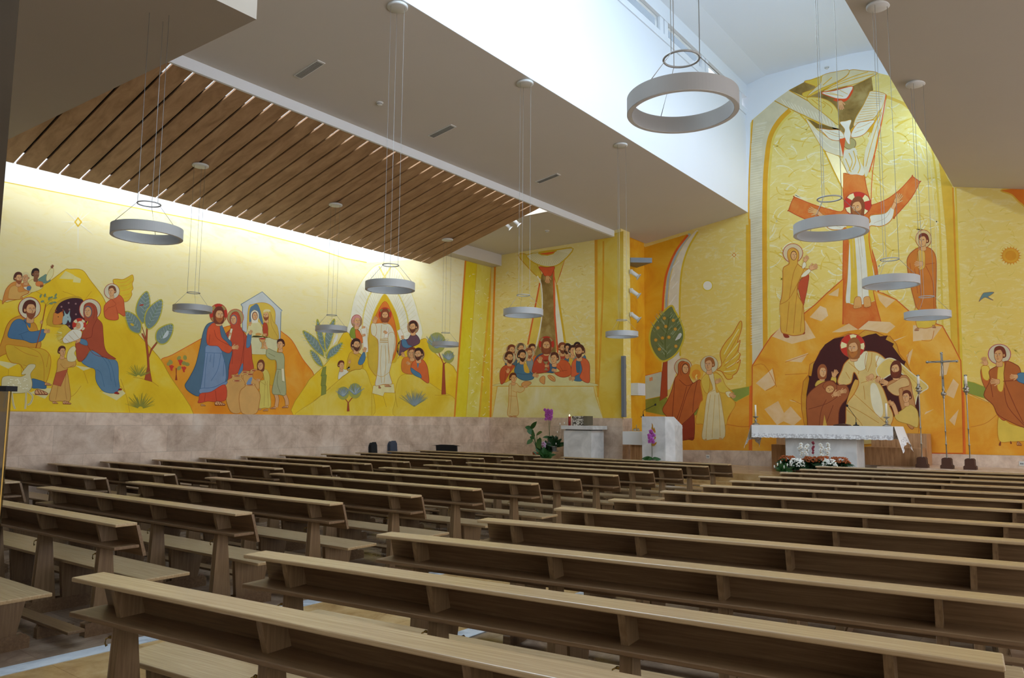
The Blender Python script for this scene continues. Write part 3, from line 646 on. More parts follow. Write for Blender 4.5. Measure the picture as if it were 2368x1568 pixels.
for (tx, ty), (ex, ey), wd in (((270, 700), (395, 535), .055), ((270, 690), (150, 660), .055), ((330, 780), (190, 740), .07), ((340, 920), (255, 880), .05), ((300, 950), (190, 1040), .075), ((450, 920), (480, 1130), .115), ((400, 830), (520, 770), .06), ((270, 760), (360, 850), .07)):
    t_ = rel(zoomP(tx, ty, YP-.05), (p0.x, YP, PF)); e_ = rel(zoomP(ex, ey, YP-.16), (p0.x, YP, PF))
    lf = MB(); leafmesh(lf, t_, e_-t_, (e_-t_).length*1.1, wd*1.25, M['leaf'], .05)
    lf.tube([(0, 0, hp*.9), (t_.x*.5, t_.y*.5, (hp+t_.z)*.55), tuple(t_)], .007, M['leaf'], 5).build('leaf', pt)
def bush(root, name, n, c, r, L_, wd, mat, up=.5, seed=1):
    rnd = random.Random(seed); mb = MB()
    for i in range(n):
        a = rnd.uniform(0, 2*math.pi); e = rnd.uniform(.1, 1)*up
        leafmesh(mb, (c[0]+rnd.uniform(-r, r)*.3, c[1]+rnd.uniform(-r, r)*.3, c[2]), (math.cos(a)*(1.2-e), math.sin(a)*(1.2-e), e+.2), L_*rnd.uniform(.6, 1.1), wd, mat, .25)
    return mb.build(name, root)
def orchid(p, lab, heads, stem_h, lean, petal, pot, group=None, leaves=5, leafL=.22, potmat='pot', stems=2, seed=3, scale=1.0):
    rnd = random.Random(seed)
    r = empty('potted_orchid', p); tag(r, lab, 'orchid', group)
    MB().lathe(potlathe(pot[0]*.75, pot[0], pot[1]), (0, 0, 0), M[potmat], 20).build('pot', r)
    lm = MB()
    for i in range(leaves):
        a = i*2.4+seed; leafmesh(lm, (0, 0, pot[1]*.9), (math.cos(a), math.sin(a), .7), leafL*rnd.uniform(.8, 1.2), leafL*.22, M['leaf'], .5)
    lm.build('leaves', r)
    for s_ in range(stems):
        dx = (s_-(stems-1)/2)*lean
        pts = [(0, 0, pot[1]*.9), (dx*.3, 0, stem_h*.5), (dx*.8, -.01, stem_h*.85), (dx*1.3, -.03, stem_h), (dx*1.6+.02, -.05, stem_h*.97)]
        st = MB().tube(pts, .004*scale, M['stem'], 5).build('stem', r)
        for k in range(heads):
            t = k/max(1, heads-1); z = stem_h-(.34*stem_h if stem_h < .6 else .24)*t+rnd.uniform(-.015, .015); x = dx*(1.4-.6*t)+rnd.uniform(-.035, .035)*scale; y = -.04+rnd.uniform(-.03, .03)
            fl = MB(); R_ = .041*scale
            for j in range(5):
                a = 2*math.pi*j/5+rnd.uniform(0, .5); fl.ball((x+R_*.7*math.cos(a), y, z+R_*.7*math.sin(a)), R_*.62, R_*.22, R_*.55, M[petal], 7, 4)
            fl.ball((x, y-.012, z), R_*.25, R_*.3, R_*.3, M['petal_r' if petal != 'petal_w' else 'gold'], 6, 4)
            fl.build('blossom', st)
    return r
q = zoomP(690, 735, 17.45)
# plant stand with three tiers
ps = empty('plant_stand', (q.x, 17.45, PF)); tag(ps, 'tiered plant stand crowded with pots left of the pedestal', 'plant stand')
for z, dx in ((.52, 0), (.14, -.1), (.30, .18)):
    MB().lathe([(0, 0), (.11, 0), (.11, .015), (0, .015)], (dx, 0, z), M['grey'], 18).build('tray', ps)
MB().tube([(0, 0, 0), (0, 0, .52)], .012, M['grey']).tube([(0, 0, .2), (-.1, 0, .14)], .008, M['grey']).tube([(0, 0, .3), (.18, 0, .3)], .008, M['grey']).build('pole', ps)
MB().lathe([(0, 0), (.12, 0), (.12, .012), (0, .015)], (0, 0, 0), M['grey'], 18).build('foot', ps)
orchid((q.x, 17.45, PF+.535), 'tall magenta orchid on top of the plant stand', 12, zoomP(760, 260, 17.45).z-PF-.56, .07, 'petal_m', (.06, .13), stems=3, seed=5, scale=.95)
r = empty('peace_lily', (q.x+.18, 17.43, PF+.315)); tag(r, 'dark leafy peace lily beside the pedestal top', 'potted plant', 'peace lilies'); MB().lathe(potlathe(.06, .08, .13), (0, 0, 0), M['pot'], 18).build('pot', r); bush(r, 'leaves', 40, (0, 0, .12), .12, .42, .055, M['leaf2'], 1.0, 4)
for i, (x, y) in enumerate(((870, 775), (840, 1040), (1030, 570), (930, 590))):
    b = rel(zoomP(x, y, 17.3), (q.x+.18, 17.43, PF+.315)); MB().ball(tuple(b), .014, .008, .03, M['petal_w'], 8, 5).tube([(0, 0, .1), (b.x*.7, b.y*.6, b.z*.5), tuple(b)], .003, M['stem'], 4).build('spathe', r, label='white lily bloom')
orchid((q.x+.0, 17.22, PF+.2), 'pale lilac orchid hanging low on the plant stand', 6, .33, .05, 'petal_l', (.05, .09), stems=2, seed=8, scale=.9)
r = empty('leafy_plant', (q.x-.12, 17.4, PF+.155)); tag(r, 'dark green leafy plant in the middle of the plant group', 'potted plant'); MB().lathe(potlathe(.06, .08, .12), (0, 0, 0), M['pot'], 18).build('pot', r); bush(r, 'leaves', 44, (0, 0, .12), .12, .44, .06, M['leaf2'], 1.1, 7)
r = empty('leafy_plant', (q.x+.1, 17.0, PF)); tag(r, 'low dark plant standing at the foot of the pedestal', 'potted plant'); MB().lathe(potlathe(.05, .07, .12), (0, 0, 0), M['pot'], 18).build('pot', r); bush(r, 'leaves', 50, (0, 0, .1), .12, .42, .05, M['leaf'], 1.2, 9)
# orchid in front of the lectern
q = atY(1508, 1058, YM-.3)
orchid((q.x, YM-.3, PF), 'magenta orchid in a glass pot before the white lectern', 7, atY(1503, 998, YM-.3).z-PF, .05, 'petal_m', (.08, .22), leafL=.3, leaves=7, potmat='pot', stems=2, seed=11)
# flowers before the altar
YF = 17.2
for x, lab, pet, sd in ((1860, 'white orchid before the altar, left of the red orchid', 'petal_w', 21), (1882, 'slim dark red orchid before the altar base', 'petal_r', 22), (1908, 'white orchid before the altar, right of the red orchid', 'petal_w', 23)):
    q = atY(x, 1070, YF+.32); h_ = atY(x, 1022 if pet != 'petal_w' else 1029, YF+.32).z-PF
    orchid((q.x, YF+.32, PF), lab, 7 if pet == 'petal_w' else 6, h_, .1 if pet == 'petal_w' else .03, pet, (.06, .12), stems=2 if pet == 'petal_w' else 1, seed=sd, scale=.9 if pet == 'petal_w' else .6)
def mumpot(x, y, Yv, lab, col, w, seed):
    rnd = random.Random(seed); q = atY(x, y, Yv); H_ = q.z-PF
    r = empty('chrysanthemum_pot', (q.x, Yv, PF)); tag(r, lab, 'flower pot', 'flower pots before the altar')
    MB().lathe(potlathe(.08, .1, .14), (0, 0, 0), M['brownwood'], 18).build('pot', r)
    mb = MB()
    for i in range(110):
        a = rnd.uniform(0, 2*math.pi); e = rnd.uniform(.0, 1.0)
        leafmesh(mb, (rnd.uniform(-.05, .05), rnd.uniform(-.05, .05), .12+rnd.uniform(0, H_*.4)), (math.cos(a), math.sin(a), e), w*rnd.uniform(.7, 1.15), .03, M['leaf2'], .3)
    mb.build('foliage', r)
    fb = MB()
    for i in range(110):
        a = rnd.uniform(0, 2*math.pi); e = rnd.uniform(.4, 1)**.6 if col == 'mum' else rnd.uniform(.15, 1)**.6; rr = w*math.sqrt(1-e*e*.8)*rnd.uniform(.75, 1.0)
        if math.sin(a) > .3: a = -a
        fb.ball((rr*math.cos(a), rr*math.sin(a)*.7, H_*.35+e*H_*.65), .02, .02, .014, M[col], 6, 3)
    o = fb.build('blooms', r); o['kind'] = 'stuff'
for x, y, Yv, lab, col, w, sd in ((1822, 1054, YF, 'rust chrysanthemum pot at the left end before the altar', 'mum', .25, 1), (1842, 1060, YF-.35, 'white blossom pot, left one before the altar', 'petal_w', .19, 2), (1874, 1056, YF, 'rust chrysanthemum pot left of the altar centre', 'mum', .24, 3),
                                  (1904, 1055, YF-.05, 'orange-rust chrysanthemum pot below the red orchid', 'mum', .2, 4), (1918, 1062, YF-.4, 'white blossom pot, right one before the altar', 'petal_w', .18, 5), (1940, 1057, YF, 'rust chrysanthemum pot at the right end before the altar', 'mum', .28, 6)):
    mumpot(x, y, Yv, lab, col, w, sd)
q = atY(1812, 1080, YF-.45); r = empty('lily_plant', (q.x, YF-.45, PF)); tag(r, 'green lily plant with white buds at the left end of the flower row', 'potted plant')
MB().lathe(potlathe(.07, .09, .1), (0, 0, 0), M['pot'], 16).build('pot', r); bush(r, 'leaves', 40, (0, 0, .08), .1, .3, .03, M['leaf'], 1.0, 31)
for i in range(6): MB().ball((-.16+.07*i, -.12, .2+.05*(i % 3)), .014, .014, .035, M['petal_w'], 8, 5).build('lily_bud', r)
# ------------------------------------------------------------------ sockets, cases, chair
for (x, y, X0), lab in (((1637, 1056, 0), 'white double socket on the dado below the painted angel'), ((2363, 1072, 0), 'white double socket at the right end of the altar wall dado')):
    q = atY(x, y, YD-.03); s = empty('wall_socket', (q.x, YD-.03, max(q.z, PF+.12))); tag(s, lab, 'wall socket', 'sockets on the altar wall dado')
    MB().box(-.05, .05, -.012, 0, -.05, .05, M['plastic']).build('plate', s, .003); MB().box(-.028, -.004, -.015, -.012, -.02, .015, M['grey']).box(.006, .03, -.015, -.012, -.02, .015, M['grey']).build('outlet', s)
def gcase(x, y, X, w0, lab, mat, lean):
    q = atX(x, y, X); H_ = q.z; c = empty('guitar_case', (X, q.y, 0)); tag(c, lab, 'instrument case', 'instrument cases leaning on the left wall')
    prof = [(-.2, 0), (.2, 0), (.23, .15), (.2, .32), (.15, .42), (.17, .52), (.13, .66), (w0, .74), (w0*.95, H_-.06), (w0*.6, H_), (-w0*.6, H_), (-w0*.95, H_-.06), (-w0, .74), (-.13, .66), (-.17, .52), (-.15, .42), (-.2, .32), (-.23, .15)]
    mb = MB()
    P0 = [(-.06+.1*(1-z/H_), u_, z) for u_, z in prof]; P1 = [(px+.11, u_, z) for px, u_, z in P0]; k = len(prof); b = len(mb.v)
    mb.v += P0+P1; mb.face(list(range(b, b+k)), mat); mb.face(list(range(b+2*k-1, b+k-1, -1)), mat)
    for i in range(k): mb.face([b+i, b+(i+1) % k, b+k+(i+1) % k, b+k+i], mat)
    mb.build('case_body', c, .02); MB().tube([(.06, .17, .5), (.09, .24, .46), (.09, .24, .4), (.06, .18, .36)], .01, mat).build('carry_handle', c)
gcase(862, 1024, XA+.08, .085, 'black instrument case top against the marble dado, left one', M['black'], 0)
gcase(907, 1021, XA+.08, .11, 'blue-grey instrument case top against the marble dado', M['slate'], 0)
q = atY(1035, 1029, 15.42); ch = empty('padded_chair', (q.x, q.y, 0)); tag(ch, 'black padded chair back showing above the left pews', 'chair')
ch.rotation_euler = (0, 0, math.radians(8)); hh = q.z
MB().hexa([(-.33, -.03, hh-.42), (.33, -.03, hh-.42), (.33, .03, hh-.42), (-.33, .03, hh-.42), (-.34, -.08, hh-.015), (.34, -.08, hh-.015), (.34, -.02, hh-.015), (-.34, -.02, hh-.015)], M['black']).prism([(-.34, hh-.015), (.34, hh-.015), (.2, hh), (-.2, hh)], 'y', -.08, -.02, M['black']).build('backrest', ch, .01)
MB().box(-.3, .3, 0, .5, .42, .5, M['black']).build('seat', ch, .02)
for x in (-.26, .26):
    for y in (.03, .46): MB().tube([(x, y, 0), (x, y, .43)], .015, M['black']).build('leg', ch)
    MB().tube([(x, .02, .45), (x, -.02, hh-.3)], .014, M['black']).build('back_post', ch)
# papers on a pew shelf
q = atZ(1200, 1060, .727)
sh = MB().box(-.12, .12, -.08, .06, 0, .012, M['plastic']).build('hymn_book'); sh.location = (-10.9, 14.61, .7255); tag(sh, 'white booklet on the shelf of the front left pew', 'booklet')
# ------------------------------------------------------------------ painted murals (flat paint on the real walls)
def S2(s): return [tuple(float(v) for v in p.split(',')) for p in s.split()]
def smooth(P, closed=True, k=4, ten=.5):
    n = len(P); out = []
    rng = range(n) if closed else range(n-1)
    for i in rng:
        p0 = P[(i-1) % n] if closed else P[max(i-1, 0)]; p1 = P[i]; p2 = P[(i+1) % n] if closed else P[i+1]
        p3 = P[(i+2) % n] if closed else P[min(i+2, n-1)]
        for j in range(k):
            t = j/k; t2 = t*t; t3 = t2*t; o = []
            for a in (0, 1):
                m1 = (p2[a]-p0[a])*ten; m2 = (p3[a]-p1[a])*ten
                o.append((2*t3-3*t2+1)*p1[a]+(t3-2*t2+t)*m1+(-2*t3+3*t2)*p2[a]+(t3-t2)*m2)
            out.append(tuple(o))
    if not closed: out.append(P[-1])
    return out
SKIN = 'e2ab72'; OUTL = 'a8571c'
class Mural:
    def __init__(s, axis, val, name, label):
        s.axis = axis; s.val = val; s.root = None; s.mb = MB(); s.cur = (name, None); s.lv = 0; s.n = 0; s.fix = None; s.rootlabel = label; s.ox = s.oy = 0; s.s = 1; s.k = 1
    def crop(s, ox, oy, sc): s.ox, s.oy, s.s = ox, oy, sc
    def P3(s, p, off):
        x = s.ox+p[0]/s.s; y = s.oy+p[1]/s.s
        if s.axis == 'X': q = atX(x, y, s.val); q.x += off
        else: q = atY(x, y, s.val); q.y -= off
        return q
    def off(s):
        if s.fix is not None: return s.fix
        s.n += 1; return .001+s.lv*.0012+s.n*.00004
    def flush(s):
        if not s.mb.v: return
        o = s.mb.build(s.cur[0], s.root)
        if s.root is None: s.root = o; tag(o, s.rootlabel, 'mural')
        elif s.cur[1]: o['label'] = s.cur[1]
        if s.cur[0] in ('painted_swirls', 'brush_strokes'): o['kind'] = 'stuff'
        s.mb = MB()
    def fig(s, name, lv=3, label=None): s.flush(); s.cur = (name, label); s.lv = lv; s.n = 0
    def raw(s, P, mat):
        if isinstance(mat, str): mat = paint(mat)
        of = s.off()
        tri = tessellate_polygon([[Vector((a, b, 0)) for a, b in P]]); b = len(s.mb.v)
        s.mb.v += [tuple(s.P3(p, of)) for p in P]
        for t in tri: s.mb.face([b+i for i in t], mat)
    def p(s, col, pts, o=None, w=2.2, sm=True):
        P = S2(pts) if isinstance(pts, str) else pts
        if sm: P = smooth(P)
        s.raw(P, col)
        if o: s.line(o, P+[P[0]], w, False)
    def k_(s, col, pts, o=None, w=2.2): s.p(col, pts, o, w, False)
    def line(s, col, pts, w=2.2, sm=True, taper=0):
        P = S2(pts) if isinstance(pts, str) else list(pts)
        if sm and len(P) > 2: P = smooth(P, False)
        Q = []
        for q in P:
            if not Q or abs(q[0]-Q[-1][0])+abs(q[1]-Q[-1][1]) > 1e-3: Q.append(q)
        P = Q; n = len(P)
        if n < 2: return
        of = s.off(); b = len(s.mb.v); mat = paint(col) if isinstance(col, str) else col; h = w*s.k/2
        for i, q in enumerate(P):
            a = P[max(i-1, 0)]; c = P[min(i+1, n-1)]; dx, dy = c[0]-a[0], c[1]-a[1]; L_ = math.hypot(dx, dy) or 1
            hh = h*(1 if not taper else max(.12, (1-(i/(n-1))*taper)))
            s.mb.v.append(tuple(s.P3((q[0]-dy/L_*hh, q[1]+dx/L_*hh), of))); s.mb.v.append(tuple(s.P3((q[0]+dy/L_*hh, q[1]-dx/L_*hh), of)))
        for i in range(n-1): s.mb.face([b+2*i, b+2*i+1, b+2*i+3, b+2*i+2], mat)
    def lines(s, col, lst, w=1.8):
        for q in lst.split('|'): s.line(col, q.strip(), w)
    def ell(s, col, cx, cy, rx, ry, rot=0, o=None, w=2.2, n=22):
        c, d = math.cos(rot), math.sin(rot); P = []
        for i in range(n):
            a = 2*math.pi*i/n; u, v = rx*math.cos(a), ry*math.sin(a); P.append((cx+u*c-v*d, cy+u*d+v*c))
        s.p(col, P, o, w, False)
    def halo(s, cx, cy, rx, ry=None, col='d6c9a0', ring='b8402c', cross=None, rot=0):
        ry = ry or rx
        s.ell(ring, cx, cy, rx, ry); s.ell('c8341f' if cross else col, cx, cy, rx*.94, ry*.94)
        if cross:
            for a0 in (rot+45, rot+135, rot+225, rot+315):
                a, e = math.radians(a0-15), math.radians(a0+15)
                s.raw([(cx+.48*rx*math.cos(a), cy+.48*ry*math.sin(a)), (cx+.92*rx*math.cos(a-.05), cy+.92*ry*math.sin(a-.05)), (cx+.95*rx*math.cos((a+e)/2), cy+.95*ry*math.sin((a+e)/2)), (cx+.92*rx*math.cos(e+.05), cy+.92*ry*math.sin(e+.05)), (cx+.48*rx*math.cos(e), cy+.48*ry*math.sin(e))], cross)
    def face(s, cx, cy, r, look=1, skin=SKIN, beard=None, ln='7a3d14'):
        # r = half height of the face
        d = look
        s.ell(skin, cx, cy, r*.66, r, 0, ln, r*.05)
        if beard:
            s.p(beard, [(cx-.62*r, cy+.05*r), (cx-.42*r, cy+.28*r), (cx+.12*d*r-.2*r, cy+.36*r), (cx+.12*d*r+.22*r, cy+.36*r), (cx+.44*r, cy+.26*r), (cx+.62*r, cy+.05*r), (cx+.58*r, cy+.62*r), (cx+.3*r, cy+1.02*r), (cx+.08*d*r, cy+1.22*r), (cx-.3*r, cy+1.02*r), (cx-.58*r, cy+.62*r)])
            s.line('8f4a22', [(cx+.12*d*r-.14*r, cy+.52*r), (cx+.12*d*r+.16*r, cy+.52*r)], r*.1, False)
        else: s.line('b0552c', [(cx+.15*d*r-.15*r, cy+.52*r), (cx+.15*d*r+.15*r, cy+.52*r)], r*.09, False)
        ex = cx+.14*d*r
        for q in (-.26, .26):
            s.line(ln, [(ex+(q-.15)*r, cy-.27*r), (ex+q*r, cy-.34*r), (ex+(q+.15)*r, cy-.27*r)], r*.07)
            s.ell('efe4c8', ex+q*r, cy-.12*r, r*.13, r*.06, 0, None, 0, 10); s.ell('2e1608', ex+q*r, cy-.12*r, r*.06, r*.065, 0, None, 0, 8)
        s.line(ln, [(ex-.04*r*d, cy-.2*r), (ex+.1*r*d, cy+.2*r), (ex-.04*r*d, cy+.26*r)], r*.06)
    def head(s, cx, cy, r, look=1, hair='5a2c18', skin=SKIN, beard=None, halo=None, long=False, hcol='d6c9a0', ring='b8402c', hx=0, hy=0, cross=None, rx=None, neck=True):
        if halo: s.halo(cx+hx, cy+hy, rx or halo, halo, hcol, ring, cross)
        if neck: s.p(skin, [(cx-.28*r, cy+.6*r), (cx+.28*r, cy+.6*r), (cx+.42*r, cy+1.5*r), (cx-.42*r, cy+1.5*r)], '8a4a20', r*.04)
        d = look
        if long: s.p(hair, [(cx-.8*r, cy-.5*r), (cx-.3*r, cy-1.22*r), (cx+.4*r, cy-1.22*r), (cx+.8*r, cy-.5*r), (cx+.78*r, cy+.5*r), (cx+.55*r, cy+1.25*r), (cx-.55*r, cy+1.25*r), (cx-.82*r, cy+.5*r)])
        else: s.p(hair, [(cx-.82*r-.1*d*r, cy-.2*r), (cx-.62*r, cy-.95*r), (cx, cy-1.22*r), (cx+.62*r, cy-.95*r), (cx+.8*r-.1*d*r, cy-.2*r), (cx+.55*r-.2*d*r, cy+.35*r), (cx-.55*r-.2*d*r, cy+.4*r)])
        s.face(cx+.1*d*r, cy+.08*r, r*.88, look, skin, beard)
        s.p(hair, [(cx-.72*r, cy-.25*r), (cx-.55*r, cy-.95*r), (cx+.1*r, cy-1.12*r), (cx+.62*r, cy-.88*r), (cx+.72*r, cy-.35*r), (cx+.45*r, cy-.62*r), (cx, cy-.68*r), (cx-.42*r, cy-.55*r)])
        if not long: s.ell(skin, cx-.62*d*r, cy+.05*r, r*.12, r*.2, 0, '8a4a20', r*.04, 10)
    def veil(s, cx, cy, r, look, col, ol='7a2f18', halo=None, hcol='d6c9a0', inner='4a6f86', hx=0, hy=0, rx=None, ring='b8402c', skin=SKIN):
        if halo: s.halo(cx+hx, cy+hy, rx or halo, halo, hcol, ring)
        s.p(col, [(cx-.85*r, cy), (cx-.7*r, cy-.85*r), (cx, cy-1.3*r), (cx+.75*r, cy-.95*r), (cx+.98*r, cy-.1*r), (cx+.85*r, cy+.9*r), (cx+.5*r, cy+1.5*r), (cx-.5*r, cy+1.5*r), (cx-.75*r, cy+.8*r)], ol, r*.05)
        s.ell(inner, cx+.08*look*r, cy+.02*r, r*.66, r*.98); s.face(cx+.1*look*r, cy+.06*r, r*.86, look, skin)
        s.p(col, [(cx-.45*r, cy+.85*r), (cx+.1*look*r, cy+1.02*r), (cx+.6*r, cy+.8*r), (cx+.7*r, cy+1.5*r), (cx-.6*r, cy+1.55*r)])
    def hand(s, x, y, a, L_, skin=SKIN, flip=1, spread=.16):
        a = math.radians(a); ca, sa = math.cos(a), math.sin(a)
        def T(u, v): return (x+(u*ca-v*sa*flip)*L_, y+(u*sa+v*ca*flip)*L_)
        s.p(skin, [T(0, -.2), T(.35, -.26), (T(.55, -.2)), T(.55, .2), T(.3, .27), T(0, .2)], OUTL, L_*.035)
        for i, (v, l) in enumerate(((-.19, .42), (-.07, .5), (.06, .47), (.18, .36))):
            e = T(.5+l, v+(v*spread*3)); s.line(OUTL, [T(.45, v), e], L_*.15, False); s.line(skin, [T(.42, v), e], L_*.11, False)
        s.line(OUTL, [T(.15, -.22), T(.5, -.48)], L_*.15, False); s.line(skin, [T(.12, -.2), T(.5, -.48)], L_*.115, False)
    def foot(s, x, y, d, L_, skin=SKIN, sandal='8a3f1c'):
        s.p(skin, [(x-.2*L_*d, y-.22*L_), (x+.2*L_*d, y-.2*L_), (x+.75*L_*d, y+.05*L_), (x+.8*L_*d, y+.18*L_), (x-.25*L_*d, y+.16*L_)], sandal, L_*.05)
        s.line(sandal, [(x-.3*L_*d, y+.2*L_), (x+.85*L_*d, y+.22*L_)], L_*.09, False)
        for t in (0, .25, .5): s.line(sandal, [(x+(t-.1)*L_*d, y-.2*L_+t*.2*L_), (x+(t+.1)*L_*d, y+.18*L_)], L_*.06, False)
    def tuft(s, cx, cy, r, col, n=40, w=2.2, seed=1, a0=0, a1=180, inner=.15):
        rnd = random.Random(seed)
        for i in range(n):
            a = math.radians(rnd.uniform(a0, a1)); L_ = r*rnd.uniform(.55, 1); s.line(col, [(cx+math.cos(a)*r*inner, cy-math.sin(a)*r*inner), (cx+math.cos(a)*L_, cy-math.sin(a)*L_)], w, False, taper=.7)
    def swirls(s, col, x0, x1, y0, y1, n, L_, w, seed, poly=None):
        s.fix = .001+.0012*s.lv+.00002*(seed % 10)
        rnd = random.Random(seed)
        for i in range(n):
            x, y = rnd.uniform(x0, x1), rnd.uniform(y0, y1)
            if poly and not inside((x, y), poly): continue
            a = rnd.uniform(-1.2, 1.2); c = rnd.uniform(-.9, .9); l = L_*rnd.uniform(.4, 1); P = []
            for j in range(7):
                t = j/6-.5; P.append((x+math.cos(a)*l*t-math.sin(a)*c*l*t*t, y+math.sin(a)*l*t+math.cos(a)*c*l*t*t))
            s.line(col, P, w*rnd.uniform(.5, 1.2), False, taper=.8)
        s.fix = None
    def leaf(s, pts, col='7d8f86', ol='c3b52e', w=9, tip=0, base=None, vein='b9c4bf'):
        P = S2(pts); s.p(col, P, ol, w)
        a = P[0]; b = P[len(P)//2] if base is None else base
        s.line('6f8f3c', [a, b], w*.35, False)
        for i in range(1, 8):
            t = i/8.5; x, y = a[0]+(b[0]-a[0])*t, a[1]+(b[1]-a[1])*t
            dx, dy = b[0]-a[0], b[1]-a[1]; L_ = math.hypot(dx, dy); wd = L_*.17*math.sin(math.pi*min(.95, t+.12))
            for q in (-1, 1): s.line(vein, [(x, y), (x-dy/L_*wd*q-dx/L_*wd*.8, y+dx/L_*wd*q-dy/L_*wd*.8)], w*.25, False)
def inside(p, poly):
    x, y = p; c = False; j = len(poly)-1
    for i in range(len(poly)):
        if (poly[i][1] > y) != (poly[j][1] > y) and x < (poly[j][0]-poly[i][0])*(y-poly[i][1])/(poly[j][1]-poly[i][1]+1e-9)+poly[i][0]: c = not c
        j = i
    return c
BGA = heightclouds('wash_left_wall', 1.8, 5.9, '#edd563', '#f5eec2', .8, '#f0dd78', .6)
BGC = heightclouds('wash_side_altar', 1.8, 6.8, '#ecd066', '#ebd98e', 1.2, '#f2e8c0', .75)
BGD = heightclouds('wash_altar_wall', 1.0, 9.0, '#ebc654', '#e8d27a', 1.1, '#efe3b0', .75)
HILL = clouds('wash_hill', [(.3, '#e8bb12'), (.5, '#f2cb22'), (.72, '#f4da54')], 1.1)
HILL2 = clouds('wash_hill_pale', [(.3, '#e2bc20'), (.5, '#ebcb3c'), (.75, '#f0dc74')], 1.0)
ORHILL = clouds('wash_orange_hill', [(.3, '#e98a0c'), (.5, '#f0a024'), (.75, '#f3b448')], 1.2)
MTN = clouds('wash_mountain', [(.3, '#df8d1a'), (.5, '#e8a42c'), (.72, '#efbb54')], 1.0)
GROUND = clouds('wash_ground', [(.3, '#de8c12'), (.5, '#e7a028'), (.72, '#edb346')], 1.2)
ORBG = clouds('wash_ochre', [(.3, '#df9606'), (.5, '#e9ab14'), (.72, '#efbb34')], 1.2)
GOLDP = clouds('wash_gold', [(.3, '#7a5f26'), (.5, '#96783a'), (.72, '#b39a5c')], 2.5, dist=.3)
# ================================================================= left wall
A = Mural('X', XA, 'wall_mural', 'long yellow mural on the left wall: nativity, wedding and transfiguration scenes')
Z0 = DADO
def edge(x0, x1, n, zt): pass
wall = [(-15, 949)]
A.crop(0, 0, 1)
q0 = [(-260, 320), (11, 421), (300, 478), (557, 529), (700, 566), (800, 598), (848, 607), (900, 604), (960, 600), (1010, 568), (1160, 600), (1138, 968.6), (1052, 967.2), (760, 963.5), (399, 957.3), (24, 950.2), (-260, 945)]
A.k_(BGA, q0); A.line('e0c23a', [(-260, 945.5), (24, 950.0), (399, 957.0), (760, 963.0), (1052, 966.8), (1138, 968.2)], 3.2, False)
A.line('e2cb4e', [(-260, 320), (11, 421), (300, 478), (557, 529), (700, 566), (800, 598), (848, 607)], 2.4, False)
# star
A.fig('painted_star', 1); A.crop(0, 0, 2.8)
for a, l in ((90, 90), (270, 190), (0, 90), (180, 110), (40, 100), (140, 110), (220, 120), (320, 130), (65, 70), (115, 60)):
    A.line('f3efd4', [(505, 1437), (505+l*math.cos(math.radians(a)), 1437-l*math.sin(math.radians(a)))], 11, False, taper=1)
A.k_('e0bb30', '505,1405 532,1438 505,1472 480,1438'); A.k_('f2e9b8', '505,1418 520,1438 505,1458 491,1438')
A.crop(0, 560, 3.733)
A.fig('painted_hill', 1)
A.p(HILL, '-60,570 60,520 200,478 300,420 440,330 560,240 600,234 710,242 780,330 880,460 940,560 1075,620 1190,790 1270,880 1390,1020 1470,1160 1668,1478 1490,1481 900,1470 300,1461 80,1457 -60,1455', 'cf9d14', 6)
A.k_('e6d88a', '510,315 565,248 640,285 632,322'); A.k_('e8dc90', '640,290 700,318 692,352 628,345')
A.lines('d39b1c', '540,425 640,460 710,500|790,425 740,490|300,420 440,500 480,600 400,720|120,860 60,980|400,1300 600,1340 700,1240|860,1290 1000,1230 1080,1300 1120,1470|1150,1165 1290,1195 1368,1245|720,1110 760,1220|1040,1180 1080,1290|180,1060 190,1180|75,1100 70,1160', 4)
A.k_('e9dd9a', '0,1025 150,1052 70,1093 0,1060'); A.k_('e9dd9a', '260,1300 340,1262 460,1262 388,1352'); A.k_('e9dd9a', '880,1300 1030,1252 1083,1305 1006,1366'); A.k_('e9dd9a', '650,1065 790,1085 720,1110')
A.fig('painted_cave', 2)
A.p('d3aa28', '410,715 425,610 495,515 590,475 700,480 740,600 760,690 650,765 560,740', 'c08c18', 3)
A.p('45202a', '458,705 470,610 512,528 600,487 680,485 722,510 740,600 750,690 660,760 600,752 560,712')
for x, y in ((592, 525), (653, 532), (530, 558), (598, 582), (655, 623), (597, 725)):
    for a in range(4): A.line('b48a86', [(x-9*math.cos(a*.785), y-9*math.sin(a*.785)), (x+9*math.cos(a*.785), y+9*math.sin(a*.785))], 2.5, False)
A.p('e08b3a', '458,706 462,625 470,610 500,618 535,600 545,640 540,690 515,708', 'b05a1c', 3); A.line('b05a1c', '478,606 475,585 490,592', 4); A.line('c05a20', '530,612 545,595 540,580', 5); A.ell('3a1a08', 502, 645, 5, 4)
A.p('a9c0bb', '540,705 542,650 556,630 552,590 568,618 585,620 602,592 600,630 612,665 603,695 585,672 570,705', '5f8a86', 3); A.ell('202820', 585, 648, 4, 3)
A.p('dfc23a', '500,760 560,715 600,745 640,790 620,870 540,880 490,830')
rnd = random.Random(3)
for i in range(34):
    a = rnd.uniform(2.2, 4.6); A.line(('e9e19c', 'd8a824')[i % 2], [(590+60*math.cos(a), 800-50*math.sin(a)), (590+130*math.cos(a)*rnd.uniform(.7, 1), 800-85*math.sin(a))], 4, False, taper=.8)
